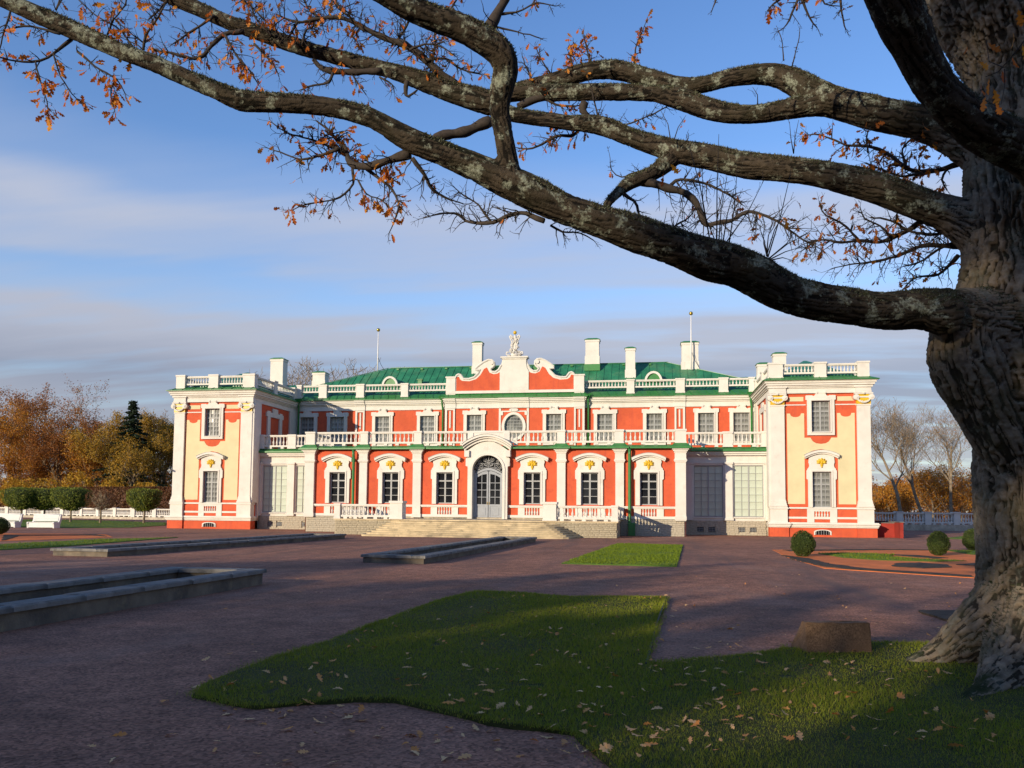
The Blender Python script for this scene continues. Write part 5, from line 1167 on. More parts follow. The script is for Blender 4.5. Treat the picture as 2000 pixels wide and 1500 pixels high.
# clipped rusty hedge and yellow shrubs behind the left balustrade
hd = thing('clipped_hedge', 'long clipped reddish brown hedge behind the left balustrade', 'hedge')
n = 34000; g_ = np.random.default_rng(8); C = np.c_[g_.uniform(-92, -24, n), g_.uniform(0, 1, n), g_.uniform(0, 1, n)]; side = g_.uniform(0, 1, n) < .72
C[:,1] = np.where(side, .08*g_.uniform(0, 1, n), C[:,1])*1.6; C[:,2] = np.where(side, C[:,2], 1-.04*g_.uniform(0, 1, n))*4.2; C[:,1] += 41+.0*C[:,0]+np.where(C[:,0] < -60, (-60-C[:,0])*.3, 0)
V, F = leaf_quads(g_, C, .13); link('foliage', fastmesh('foliage', V, F, 'redleaf'), hd)
m_ = MB(); m_.box(-60, -24, 41.15, 42.4, 0, 4.0); m_.add([(-92,50.75,0),(-60,41.15,0),(-60,42.4,0),(-92,52,0),(-92,50.75,4.0),(-60,41.15,4.0),(-60,42.4,4.0),(-92,52,4.0)], [(4,5,6,7),(0,1,5,4),(2,3,7,6),(3,0,4,7)]); m_.build('inner_branches', 'hedgewood', hd)
for i, (px, top, Y, wd, lab) in enumerate(((28, 930, 45, 4.0, 'yellow shrub behind the hedge at the left edge'), (80, 932, 45, 8.5, 'wide bright yellow shrub above the hedge'), (150, 918, 46, 4.2, 'golden shrub below the dark tree trunks'), (215, 935, 45, 4.0, 'low yellow shrub beneath the golden larches'), (285, 938, 45, 4.2, 'yellow green shrub in front of the spruce'))):
    o = thing('yellow_shrub', lab, 'shrub', far(px, Y), 'yellow shrubs behind the hedge'); h = hgt(px, top, Y)
    g2 = np.random.default_rng(60+i); d = g2.normal(size=(2200,3)); d /= np.linalg.norm(d, axis=1)[:,None]; d *= g2.uniform(.5, 1, (2200,1))**.5*(.75+.5*vnoise(d*2.2+i*9, 4))[:,None]
    V, F = leaf_quads(g2, d*np.array([wd/2, wd/2, h*.42])+np.array([0,0,h*.56]), .14); link('foliage', fastmesh('foliage', V, F, 'goldleaf'), o)
    st = MB()
    for k in range(9): a = k*.7; st.tube([(0,0,-.2), (math.cos(a)*.3, math.sin(a)*.3, h*.4), (math.cos(a)*wd*.3, math.sin(a)*wd*.3, h*.75)], [.05, .03, .01], 4)
    st.build('stem', 'trunk', o)
# park trees behind the viewpoint: their long low shadows cover the foreground
def belt():
    g_ = np.random.default_rng(77); C = []
    wood = MB(); r_ = random.Random(77)
    for i in range(26):
        x = -92+6.2*i+r_.uniform(-2,2); y = -100+r_.uniform(-6,6)+.0*x; h = r_.uniform(16.6, 18.2) if x < -38 else r_.uniform(15.0, 15.8) if x < -21.5 else r_.uniform(23.5, 25.0); k = 3400
        d = g_.normal(size=(k,3)); d /= np.linalg.norm(d, axis=1)[:,None]; d *= g_.uniform(.3, 1, (k,1))**.4*(.7+.6*vnoise(d*2+i*7, 5))[:,None]
        C.append(d*np.array([5.0, 4.4, h*.46])+np.array([x, y, h*.56])); wood.tube([(x,y,-.2), (x+.2,y,h*.5), (x,y,h*.9)], [.35, .25, .06], 6)
        if i % 3 == 0 and x < -40 and not -40 < x < -25:
            k = 170; h2 = h+r_.uniform(2.5, 5); d = g_.normal(size=(k,3)); C.append(d*np.array([1.6, 1.5, 1.8])+np.array([x, y, h2-2.5])); wood.tube([(x,y,h*.8), (x+.4,y,h2)], [.15, .04], 5)
    V, F = leaf_quads(g_, np.concatenate(C), .42); o = tag(link('park_trees', fastmesh('park_trees', V, F, 'rust')), 'belt of autumn park trees behind the viewpoint', 'trees', kind='stuff')
    tag(wood.build('park_tree_trunks', 'trunk'), 'trunks of the park trees behind the viewpoint', 'trees', kind='stuff')
belt()

# ================================================================== THE OAK
OK = thing('oak_tree', 'huge old oak with lichened limbs and orange leaves, trunk at the right edge', 'tree', tuple(OAK))
def ctr(path, k=1.0):
    """surveyed limb: (bearing x, bearing y, apparent width, distance) -> points and radii"""
    out = []
    for x, y, w, d in path: out.append((at(x, y, d), .5*w*k*d/FPX))
    return out
def smooth_path(c, step=.06):
    """catmull-rom through the surveyed stations"""
    P_ = [np.array(p) for p, r in c]; Q = [r for p, r in c]; out = []; rr = []
    P_ = [2*P_[0]-P_[1]]+P_+[2*P_[-1]-P_[-2]]; Q = [Q[0]]+Q+[Q[-1]]
    for i in range(1, len(P_)-2):
        n = max(2, int(np.linalg.norm(P_[i+1]-P_[i])/step))
        for k in range(n):
            t = k/n; f = lambda a, b, c_, d: .5*((2*b)+(-a+c_)*t+(2*a-5*b+4*c_-d)*t*t+(-a+3*b-3*c_+d)*t**3)
            out.append(f(P_[i-1], P_[i], P_[i+1], P_[i+2])); rr.append(max(.004, f(Q[i-1], Q[i], Q[i+1], Q[i+2])))
    out.append(P_[-2]); rr.append(Q[-2]); return np.array(out), np.array(rr)
LIMBS = {}
LIMBS['trunk'] = [(2052,1420,420,8.35),(2052,1360,380,8.35),(2048,1290,330,8.35),(2044,1200,304,8.35),(2041,1080,286,8.35),(2040,960,284,8.35),(2036,860,300,8.35),(2022,770,325,8.35),(2006,690,345,8.35),(2004,610,325,8.38),(2003,520,280,8.4),(2003,430,268,8.45),(2000,340,258,8.5),(1996,240,228,8.55),(1998,150,226,8.6),(1990,60,300,8.65),(1975,-40,380,8.7),(1960,-150,380,8.8)]
LIMBS['A'] = [(1985,650,180,8.2),(1900,625,135,8.05),(1840,608,98,7.95),(1790,604,82,7.9),(1745,607,78,7.85),(1700,605,77,7.8),(1630,594,79,7.75),(1560,580,76,7.7),(1515,562,84,7.65),(1478,541,88,7.62),(1435,521,84,7.6),(1385,508,88,7.56),(1330,487,76,7.52),(1250,459,76,7.48),(1185,437,70,7.44),(1100,407,66,7.4),(1025,370,70,7.36),(970,346,65,7.34),(915,320,60,7.32),(860,297,52,7.3),(800,273,50,7.28),(748,243,43,7.26),(710,225,42,7.24),(640,209,40,7.22),(570,202,40,7.2),(500,199,41,7.18),(468,196,42,7.17),(435,182,38,7.16),(375,157,35,7.14),(305,126,36,7.12),(235,99,36,7.1),(170,71,37,7.08),(110,45,38,7.06),(50,18,36,7.04),(-10,-10,36,7.0),(-80,-45,32,6.95)]
LIMBS['U'] = [(1003,372,60,7.36),(995,345,52,7.33),(992,315,45,7.3),(984,264,43,7.25),(975,213,46,7.2),(979,175,51,7.16),(986,138,54,7.1),(979,108,57,7.05),(954,85,58,7.0),(905,57,55,6.94),(850,37,52,6.88),(800,14,55,6.8),(755,-15,57,6.72),(690,-55,58,6.6)]
LIMBS['B'] = [(1990,490,170,8.5),(1900,440,105,8.6),(1850,418,78,8.7),(1800,400,68,8.75),(1730,373,63,8.85),(1660,352,62,8.95),(1590,337,56,9.05),(1520,329,55,9.15),(1450,322,56,9.25),(1380,306,51,9.35),(1310,292,45,9.45),(1240,271,38,9.55),(1170,245,38,9.65),(1100,238,31,9.75),(1000,223,31,9.85),(950,199,48,9.88),(885,180,44,9.9),(832,161,40,9.92),(780,143,34,9.94),(710,125,29,9.96),(640,107,30,9.98),(570,87,32,10),(500,62,30,10),(445,43,29,10),(380,14,30,10),(320,-14,34,10),(240,-50,30,10)]
LIMBS['C'] = [(1990,320,160,8.6),(1900,282,95,8.75),(1850,258,78,8.85),(1800,241,71,8.95),(1695,218,66,9.15),(1640,203,62,9.3),(1595,188,66,9.4),(1550,160,54,9.5),(1500,145,46,9.6),(1430,151,36,9.7),(1375,165,34,9.8),(1325,167,38,9.9),(1265,152,38,10),(1205,137,39,10.1),(1150,139,36,10.2),(1100,153,35,10.3),(1050,166,31,10.4),(1000,178,28,10.5),(940,190,24,10.55)]
LIMBS['C2'] = [(1620,197,62,9.35),(1580,203,52,9.4),(1540,212,44,9.45),(1485,222,38,9.5),(1430,222,40,9.6),(1375,210,44,9.7),(1325,192,46,9.8),(1275,183,34,9.9),(1200,180,35,10),(1100,181,33,10.15),(1010,182,32,10.3),(950,198,26,10.35)]
LIMBS['D1'] = [(2090,380,170,8.0),(2050,330,120,7.7),(2000,294,102,7.5),(1940,262,98,7.3),(1880,222,92,7.15),(1836,180,82,7.0),(1808,135,84,6.9),(1785,85,92,6.8),(1764,40,104,6.7),(1744,-12,112,6.6),(1715,-80,114,6.5)]
LIMBS['D'] = [(1318,300,44,9.45),(1290,328,34,9.4),(1265,343,30,9.35),(1232,356,29,9.3),(1207,376,21,9.25),(1186,400,18,9.2),(1178,432,13,9.15)]
ROOT = [[(1868,592,110,8.05),(1880,640,150,8.08),(1892,700,165,8.12),(1925,770,160,8.18),(1985,870,160,8.25),(2040,960,120,8.3)], [(2010,1160,190,8.3),(1945,1225,170,8.35),(1888,1266,140,8.42),(1840,1290,100,8.48),(1795,1303,66,8.52),(1755,1314,30,8.55),(1730,1322,12,8.58)], [(2050,1230,260,8.05),(1995,1310,180,7.65),(1940,1356,95,7.25),(1890,1378,52,6.95),(1845,1396,26,6.75),(1815,1410,12,6.62)], [(2080,1250,260,8.0),(2072,1370,160,7.4),(2052,1430,80,6.9),(2030,1475,30,6.5),(2010,1500,12,6.3)], [(2070,1310,240,8.4),(2200,1330,120,8.0),(2280,1350,50,7.7)], [(2040,1290,220,8.5),(1950,1270,110,8.9),(1900,1270,50,9.2)], [(2100,1290,220,8.6),(2200,1275,80,9.2)]]
KNOB = [(1846,614,7.74,40)]
wood = MB(); axes = []
for k, c in LIMBS.items():
    p, r = smooth_path(ctr(c, {'trunk': .83, 'D1': .90}.get(k, .94))); axes.append((k, p, r)); wood.tube([Vector(q) for q in p], list(r), 20)
for c in ROOT:
    p, r = smooth_path(ctr(c, .86)); axes.append(('trunk', p, r)); wood.tube([Vector(q) for q in p], list(r), 14)
for x, y, d, w in KNOB: wood.ball(tuple(at(x, y, d)), .5*w*2*d/FPX, 14, 10)
tmp = bpy.data.objects.new('tmp', wood.mesh('tmp', 'bark')); COL.objects.link(tmp)
md = tmp.modifiers.new('r', 'REMESH'); md.mode = 'VOXEL'; md.voxel_size = .0145
sm_ = tmp.modifiers.new('s', 'SMOOTH'); sm_.factor = .5; sm_.iterations = 4
dg = bpy.context.evaluated_depsgraph_get(); ev_ = tmp.evaluated_get(dg); me = ev_.to_mesh()
nv = len(me.vertices); V = np.empty(nv*3, np.float32); me.vertices.foreach_get('co', V); V = V.reshape(-1,3).astype(float)
NR = np.empty(nv*3, np.float32); me.vertices.foreach_get('normal', NR); NR = NR.reshape(-1,3).astype(float)
nf = len(me.polygons); F = np.empty(nf*4, np.int32); me.polygons.foreach_get('vertices', F); F = F.reshape(-1,4)
ev_.to_mesh_clear(); bpy.data.objects.remove(tmp)
# nearest limb axis for every vertex -> bark runs along the limb
best = np.full(nv, 1e9); lab = np.zeros(nv, int); sl_ = np.zeros(nv); rv = np.zeros((nv,3)); rad_ = np.zeros(nv); off = 0
for li, (k, p, r) in enumerate(axes):
    seg = np.linalg.norm(np.diff(p, axis=0), axis=1); cum = np.r_[0, np.cumsum(seg)]; tg = np.gradient(p, axis=0); tg /= np.linalg.norm(tg, axis=1)[:,None]
    for c0 in range(0, nv, 40000):
        q = V[c0:c0+40000]; d2 = ((q[:,None,:]-p[None,::2,:])**2).sum(2); rr = r[::2]; sc = np.sqrt(d2)/rr[None,:]; j = sc.argmin(1); m_ = sc[np.arange(len(q)), j]
        up = m_ < best[c0:c0+40000]; ii = np.where(up)[0]; jj = j[ii]*2; jj = np.minimum(jj, len(p)-1)
        best[c0+ii] = m_[ii]; lab[c0+ii] = li; dv = q[ii]-p[jj]; al = (dv*tg[jj]).sum(1); sl_[c0+ii] = cum[jj]+al+li*37; rv[c0+ii] = dv-al[:,None]*tg[jj]; rad_[c0+ii] = r[jj]
trunkish = np.array([1.0 if axes[i][0] == 'trunk' else 0.0 for i in range(len(axes))])[lab]
un = rv/np.maximum(np.linalg.norm(rv, axis=1), 1e-6)[:,None]*np.maximum(rad_, .05)[:,None]
wob = np.c_[vnoise(V*3.1, 1), vnoise(V*3.1, 2), vnoise(V*3.1, 3)]-.5; wob = wob+.55*(np.c_[vnoise(V*11, 4), vnoise(V*11, 5), vnoise(V*11, 6)]-.5)
fr = np.where(trunkish > .5, 20., 32.); fs = np.where(trunkish > .5, 1.7, 3.6)
Qc = np.c_[un*fr[:,None], sl_*fs]; Qc = Qc[:,:3]*1.0+np.c_[sl_*fs*.0, sl_*fs*.0, sl_*0]+wob*1.4
along = V*fs[:,None]
def ridged(sd, k):
    q = un*(fr*k)[:,None]+wob*np.where(trunkish > .5, 1.5, 1.7)[:,None]; q = np.c_[q[:,0]+sl_*fs*k*.9, q[:,1]-sl_*fs*k*.35, q[:,2]+sl_*fs*k*.55]
    return 1-np.abs(2*vnoise(q, sd)-1)
r1 = ridged(11, 1.0); r2 = ridged(12, 2.1); r3 = vnoise(V*42, 13)
crack = np.clip((r1*.62+r2*.38-.66)*5.5, 0, 1)           # 1 inside a fissure
amp = np.clip(rad_*.065, .004, .042)*np.where(trunkish > .5, 1.15, 1.0)
big = vnoise(V*2.0, 21)+.35*vnoise(V*5.5, 22)-.67
V2 = V+NR*((-crack*1.05+(r3-.5)*.45)*amp+big*np.clip(rad_*.14, .004, .07))[:,None]
part = np.array([{'trunk': 0, 'A': 1, 'U': 2, 'B': 3, 'C': 4, 'C2': 4, 'D1': 5, 'D': 6}[axes[i][0]] for i in range(len(axes))])[lab]
pf = part[F[:,0]]
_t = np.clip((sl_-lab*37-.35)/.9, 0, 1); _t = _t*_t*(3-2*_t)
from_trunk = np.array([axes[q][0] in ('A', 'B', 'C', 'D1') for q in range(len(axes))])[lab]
lich_shade = np.where(part == 0, .28, np.where(from_trunk, .28+.72*_t, 1.0))  # weights both the lichen cover and the limbs' painted shade
plabel = {0: 'massive grey brown trunk with flaring roots', 1: 'longest lowest limb sweeping to the upper left', 2: 'limb rising from the lowest one and bending left', 3: 'middle limb running left behind the rising one', 4: 'upper limb with an eye shaped gap', 5: 'dark foremost limb at the upper right', 6: 'short limb dropping from the middle one'}
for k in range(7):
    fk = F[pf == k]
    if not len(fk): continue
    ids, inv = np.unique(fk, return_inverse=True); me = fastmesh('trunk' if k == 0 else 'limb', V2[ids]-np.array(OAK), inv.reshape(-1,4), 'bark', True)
    for nm, arr in (('crack', 1-crack), ('lichen_shade', lich_shade)):
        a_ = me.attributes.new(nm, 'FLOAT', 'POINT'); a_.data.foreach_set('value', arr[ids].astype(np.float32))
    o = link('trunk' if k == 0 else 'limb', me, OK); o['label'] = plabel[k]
# moss and lichen tufts roughen the tops of the limbs
up_ = np.where((NR[:,2] > .25) & (part != 0))[0]; g_ = np.random.default_rng(3); sel = up_[(vnoise(V[up_]*4, 31) > .42) & (g_.uniform(0, 1, len(up_)) < .55)]
C = V2[sel]-np.array(OAK); n = len(C); d_ = NR[sel]+g_.normal(size=(n,3))*.7; d_ /= np.linalg.norm(d_, axis=1)[:,None]; s_ = np.cross(d_, g_.normal(size=(n,3))); s_ /= np.linalg.norm(s_, axis=1)[:,None]; L_ = g_.uniform(.008, .032, n)[:,None]
VV = np.stack([C-s_*.006-d_*.004, C+s_*.006-d_*.004, C+d_*L_], 1).reshape(-1,3)
M['moss'] = leafmat('moss_and_lichen', [(.05, .055, .018), (.035, .042, .012), (.16, .17, .12), (.07, .07, .03)], .1)
tag(link('moss', fastmesh('moss', VV, np.arange(3*n).reshape(-1,3), 'moss'), OK), kind='stuff')

# ------------------------------------------------------------------ twigs and leaves
def oak_leaf(L=.1, curl=.25, seed=0):
    """lobed oak leaf, stalk at the origin, blade along +x"""
    r_ = random.Random(seed); side = [(0,.004),(.12,.008),(.20,.05),(.27,.10),(.33,.115),(.36,.07),(.41,.06),(.47,.14),(.54,.205),(.61,.20),(.62,.13),(.66,.10),(.72,.17),(.79,.205),(.85,.17),(.85,.11),(.89,.09),(.95,.09),(1.0,.0)]
    up = [(x, y*(1+r_.uniform(-.18,.18))) for x, y in side]; dn = [(x, -y*(1+r_.uniform(-.18,.18))) for x, y in side]
    k1, k2, tw = curl*r_.uniform(.4,1.5)*r_.choice((-1,1)), curl*r_.uniform(.3,1.6), r_.uniform(-.9,.9)
    def z(x, y): return k1*(x-.4)**2+k2*2.2*y*y*(1 if True else 0)+tw*y*(x-.3)
    mid = [(x, 0) for x, _ in side]; n = len(side); vs_ = [(x*L, y*L, z(x,y)*L) for x, y in up]+[(x*L, 0, z(x,0)*L) for x, _ in mid]+[(x*L, y*L, z(x,y)*L) for x, y in dn]
    fs = [(n+i, n+i+1, i+1, i) for i in range(n-1)]+[(2*n+i, 2*n+i+1, n+i+1, n+i) for i in range(n-1)]
    return vs_, fs
LEAF = [oak_leaf(.1, .35, i) for i in range(9)]
def leaf_mesh(i, m): mb = MB(); mb.add(*LEAF[i]); return mb.mesh('leaf', m, True)
LM = [leaf_mesh(i, 'oakleaf') for i in range(9)]
tw = MB(); leaves = []; rt = random.Random(21)
def perp(d):
    u = Vector((rt.gauss(0,1), rt.gauss(0,1), rt.gauss(0,1))); u -= d*u.dot(d); return u.normalized()
def twig(p, d, L, r, lvl, leafy):
    n = max(3, int(L/.05)); pts = [p]; q = p.copy(); dd = d.normalized(); kink = .30
    for i in range(n):
        dd = (dd+perp(dd)*rt.gauss(0, kink)+Vector((0,0,-.015))).normalized(); q = q+dd*(L/n); pts.append(q.copy())
    tw.tube(pts, [max(.0016, r*(1-.75*i/n)) for i in range(n+1)], 4 if r > .006 else 3)
    if lvl > 0:
        for j in range(max(2, int(L/.075))):
            t = rt.uniform(.15, 1.0); i = min(n-1, int(t*n)); ax = (pts[i+1]-pts[i]).normalized()
            twig(pts[i].copy(), (ax*.55+perp(ax)*.85), L*rt.uniform(.28,.55)*(1.1-.4*t), r*.55, lvl-1, leafy)
    else:
        if rt.random() < leafy*.62:
            for _ in range(rt.choice((1,2,2,3))): leaves.append((pts[rt.randint(max(1,n-2), n)], dd.copy()))
        elif rt.random() < .4: tw.ball(tuple(pts[-1]), .0045, 4, 3)
def branch(path, leafy=.2, side=1.0, ln=.5, lvl=1, dens=1.0, tail=.6):
    """surveyed branch and its own twigs. path: (bearing x, bearing y, apparent width, distance)"""
    p, r = smooth_path(ctr(path), .05); jit = np.cumsum(np.array([[rt.gauss(0,.0035) for _ in range(3)] for _ in p]), axis=0); p = p+jit-jit[-1]*np.linspace(0,1,len(p))[:,None]
    pts = [Vector(q) for q in p]; tw.tube(pts, [max(.0022, x*(1+.12*math.sin(i*1.3))) for i, x in enumerate(r)], 7 if r[0] > .02 else 5)
    L = sum((pts[i+1]-pts[i]).length for i in range(len(pts)-1)); n = int(L*33*side*dens)
    for j in range(n):
        t = rt.uniform(.08, 1); i = min(len(pts)-2, int(t*(len(pts)-1))); ax = (pts[i+1]-pts[i]).normalized()
        twig(pts[i].copy(), ax*.5+perp(ax)*.9, 1.25*ln*rt.uniform(.3,1)*(1-.35*t), min(.007, float(r[i])*.5+.001), lvl, leafy)
    for _ in range(2): twig(pts[-1].copy(), (pts[-1]-pts[-2]).normalized()+perp((pts[-1]-pts[-2]).normalized())*.35, ln*tail, .003, lvl, leafy)
def B(d, pts, leafy=.2, d2=None, **k):
    d2 = d if d2 is None else d2; n = len(pts)-1
    branch([(x, y, w, d+(d2-d)*i/n) for i, (x, y, w) in enumerate(pts)], leafy, **k)
# below and left of the lowest limb
B(7.3, [(800,300,20),(755,314,15),(722,326,16),(690,325,14),(677,312,12),(672,292,9),(655,275,7),(640,255,5),(618,236,3)], .75, 7.7, ln=.28)
B(7.5, [(675,296,7),(640,285,5),(600,272,4),(560,262,3),(532,240,2)], .55, 7.8, ln=.26)
B(7.5, [(662,292,6),(622,306,5),(590,312,4),(556,302,3),(525,290,2)], .5, 7.7, ln=.24)
B(7.5, [(690,330,6),(690,358,5),(664,384,4),(630,394,3),(596,400,3),(572,410,2)], .35, 7.3, ln=.22)
B(7.5, [(716,332,7),(744,350,6),(768,372,5),(779,400,4),(771,430,3),(760,455,2)], .85, 7.3, ln=.20, side=.7)
B(7.4, [(700,352,4),(715,378,3),(745,390,3),(760,410,2)], .6, ln=.16)
B(7.3, [(806,306,9),(830,340,8),(846,370,6),(868,385,4),(905,398,2)], .12, 7.6, ln=.26)
B(7.4, [(1062,432,11),(1030,416,9),(1000,420,8),(965,436,8),(935,438,7),(912,432,6),(896,420,5),(868,418,4),(828,426,2)], .04, 7.9, ln=.26)
B(7.6, [(960,434,5),(935,402,4),(908,385,3),(890,368,2)], .05, ln=.26)
B(7.6, [(1075,440,5),(1100,452,4),(1135,455,3),(1160,470,2)], .1, ln=.18)
B(9.85, [(958,238,22),(915,255,20),(875,263,19),(852,268,16),(838,282,12)], .0, 9.7, side=.15, ln=.2)
# from the middle limb
B(9.35, [(1248,350,20),(1276,358,18),(1305,368,15),(1335,376,14),(1360,398,13),(1370,428,12),(1379,440,10),(1405,436,9),(1432,430,8),(1462,415,7),(1500,424,5),(1555,458,4),(1602,486,2)], .08, 9.2, ln=.42)
B(9.3, [(1207,374,8),(1238,394,6),(1246,412,5),(1250,428,3)], .05, ln=.2)
B(9.4, [(1305,366,7),(1330,350,6),(1380,358,5),(1420,378,4),(1450,400,3)], .08, ln=.35)
B(9.4, [(1284,326,4),(1240,336,3),(1214,346,3),(1194,334,2),(1190,300,1)], .02, ln=.15, side=.6)
B(9.4, [(1290,470,5),(1320,440,4),(1345,425,3),(1362,400,2)], .05, ln=.3)
B(9.9, [(892,166,17),(850,136,15),(797,95,14),(752,80,12),(710,60,10),(668,39,8),(622,37,7),(580,45,5),(540,28,3)], .45, 9.6, ln=.38)
B(9.7, [(712,60,6),(690,36,5),(660,12,4),(640,-15,3)], .45, ln=.34); B(9.7, [(626,38,5),(602,15,4),(590,-15,3)], .4, ln=.34); B(9.6, [(582,44,5),(560,72,4),(538,60,3),(510,30,3),(478,2,2)], .5, ln=.34)
B(9.8, [(770,88,6),(790,60,5),(800,30,4),(795,0,3)], .35, ln=.36); B(9.8, [(830,118,6),(870,115,5),(900,135,4),(940,145,3)], .2, ln=.3); B(9.7, [(800,98,5),(830,88,4),(862,92,3),(890,110,2)], .2, ln=.3)
B(9.9, [(745,138,13),(690,142,12),(640,138,12),(622,128,10),(612,116,7)], .3, ln=.25, side=.6); B(9.7, [(650,142,6),(641,160,5),(610,166,4),(586,176,2)], .5, ln=.2); B(9.7, [(795,158,9),(792,178,8),(797,188,6),(815,176,3)], .0, ln=.15, side=.5)
B(9.9, [(690,145,4),(700,165,3),(715,185,2)], .2, ln=.2); B(9.9, [(740,150,4),(765,165,3),(770,180,2)], .2, ln=.2)
B(9.8, [(478,62,10),(440,66,9),(418,84,8),(396,111,7),(370,115,6),(330,103,5),(290,96,3)], .45, 9.5, ln=.28); B(9.7, [(440,68,5),(462,106,4),(490,140,3),(506,168,2)], .95, ln=.24, side=1.3); B(9.7, [(495,85,5),(520,110,4),(535,130,3),(545,150,2)], .9, ln=.24)
B(9.9, [(420,30,6),(395,48,5),(360,70,4),(340,85,3)], .5, ln=.3); B(9.9, [(330,-10,5),(312,20,4),(290,38,3)], .4, ln=.3); B(9.9, [(530,70,5),(500,35,4),(486,-5,3)], .5, ln=.34)
B(9.9, [(590,90,5),(600,60,4),(630,45,3),(650,20,2)], .4, ln=.3); B(9.9, [(840,140,5),(850,80,4),(842,40,3),(815,10,2)], .15, ln=.32)
# far left, near the end of the lowest limb
B(7.1, [(140,76,8),(115,96,6),(80,118,5),(32,119,4),(0,112,3),(-30,100,2)], .35, 6.9, ln=.18, side=.6); B(7.0, [(118,66,5),(60,52,4),(20,58,3),(-8,68,2)], .2, ln=.16, side=.6)
B(7.0, [(70,121,3),(80,160,3),(90,196,2),(94,222,1.5)], .95, ln=.13, side=.8); B(7.0, [(105,104,3),(118,150,3),(140,184,2),(158,200,1.5)], .95, ln=.14, side=.8); B(7.0, [(152,100,5),(186,130,4),(226,155,3),(244,182,2)], .8, ln=.14, side=.8); B(7.0, [(226,155,3),(215,188,2),(224,215,1.5)], .95, ln=.13)
B(7.1, [(282,98,5),(286,70,5),(306,40,4),(322,10,3)], .3, ln=.3); B(7.1, [(262,96,4),(228,52,3),(190,30,3),(150,-4,2)], .55, ln=.24); B(7.1, [(210,72,4),(225,40,3),(245,10,3),(250,-15,2)], .6, ln=.24); B(7.1, [(110,20,4),(118,-5,3)], .2, ln=.2)
B(7.0, [(20,20,4),(5,70,3),(-5,110,2)], .5, ln=.15)
# rising limb
B(7.0, [(952,62,22),(966,36,21),(980,10,18),(995,-25,16)], .0, side=.1); B(7.0, [(974,28,6),(1010,25,4),(1050,10,3),(1085,12,2)], .02, ln=.14, side=.5); B(7.0, [(968,52,4),(1010,64,3),(1056,75,2)], .02, ln=.1, side=.4); B(7.0, [(880,20,4),(890,0,3),(900,-15,2)], .8, ln=.22)
# above and under the upper limb
B(10.2, [(1155,124,4),(1146,92,3),(1140,68,2)], .95, ln=.2, side=1.4); B(10.2, [(1120,132,4),(1114,110,3),(1117,88,2)], .98, ln=.16, side=2.2); B(10.1, [(1240,122,4),(1244,90,3),(1254,62,2),(1262,42,1.5)], .9, ln=.12, side=1.2)
B(10.3, [(1082,152,4),(1060,120,3),(1048,95,2)], .7, ln=.26); B(10.3, [(1040,160,4),(1028,132,3),(1020,110,2)], .4, ln=.24); B(9.6, [(1530,118,2.5),(1528,85,2),(1519,58,1.5)], .02, ln=.1, side=.4); B(9.6, [(1547,128,2.5),(1556,92,2),(1562,58,1.5)], .02, ln=.1, side=.5)
B(10.0, [(1142,200,16),(1138,215,14),(1150,228,12)], .1, ln=.2, side=.5); B(9.9, [(1150,232,7),(1122,262,6),(1090,266,6),(1060,280,5),(1030,290,3),(1008,288,2)], .45, ln=.26); B(10.2, [(1060,188,6),(1085,205,5),(1115,208,4),(1135,205,2)], .75, ln=.24)
B(10.2, [(1012,208,12),(1040,196,16),(1066,186,18)], .0, side=0); B(9.9, [(1190,250,4),(1230,240,3),(1290,215,3),(1310,200,2)], .05, ln=.3); B(9.8, [(1170,240,4),(1160,190,3),(1150,160,2)], .05, ln=.2)
# straight water shoots on the lowest limb
for x0, y0, x1, y1 in ((1386,466,1340,262),(1386,466,1372,330),(1400,470,1404,262),(1404,470,1420,345),(1412,474,1436,362),(1418,474,1492,352),(1424,476,1440,330),(1396,468,1358,352),(1497,500,1512,428),(1497,500,1540,400),(1500,502,1545,335),(1503,504,1560,440),(1503,504,1580,455),(1500,502,1482,440),(1505,506,1566,482),(1498,500,1492,446),(1506,508,1552,510),(1550,300,1542,238),(1550,300,1560,234),(1335,280,1345,260),(1310,275,1290,215),(1316,275,1340,225),(1480,205,1470,170)):
    d = 7.5 if y0 > 400 else 9.2; a, b = at(x0, y0, d), at(x1, y1, d*rt.uniform(.97,1.02)); m_ = a.lerp(b, .5)+perp((b-a).normalized())*.03
    tw.tube([a, m_, b], [.0065, .0045, .002], 4)
    for _ in range(3): t = rt.uniform(.4,1); q = a.lerp(b, t); twig(q, (b-a).normalized()+perp((b-a).normalized())*.5, .10, .002, 0, .04)
# right hand tangle between limbs and trunk
B(8.9, [(1872,320,11),(1820,334,9),(1770,326,8),(1740,302,7),(1700,286,6),(1650,282,4),(1600,264,3),(1570,266,2)], .92, 9.3, ln=.26, side=1.1); B(8.9, [(1800,338,6),(1758,345,5),(1722,332,4),(1690,318,3)], .85, ln=.24); B(9, [(1696,298,4),(1692,268,3),(1700,248,2)], .4, ln=.16); B(8.9, [(1850,330,5),(1840,350,4),(1850,372,3)], .6, ln=.2); B(8.9, [(1770,328,5),(1765,290,4),(1790,268,3),(1830,290,2)], .7, ln=.22)
B(9, [(1800,434,11),(1752,460,9),(1716,474,7),(1680,471,6),(1640,474,5),(1600,470,4),(1566,490,2)], .4, 9.4, ln=.36); B(9, [(1872,482,10),(1800,480,8),(1750,500,6),(1710,511,5),(1670,516,3),(1622,526,2)], .14, 9.3, ln=.36); B(8.9, [(1872,498,9),(1850,520,7),(1830,535,5),(1790,540,4),(1768,560,2)], .25, ln=.26); B(9.1, [(1682,472,5),(1650,440,4),(1612,420,3),(1600,396,2)], .75, ln=.24)
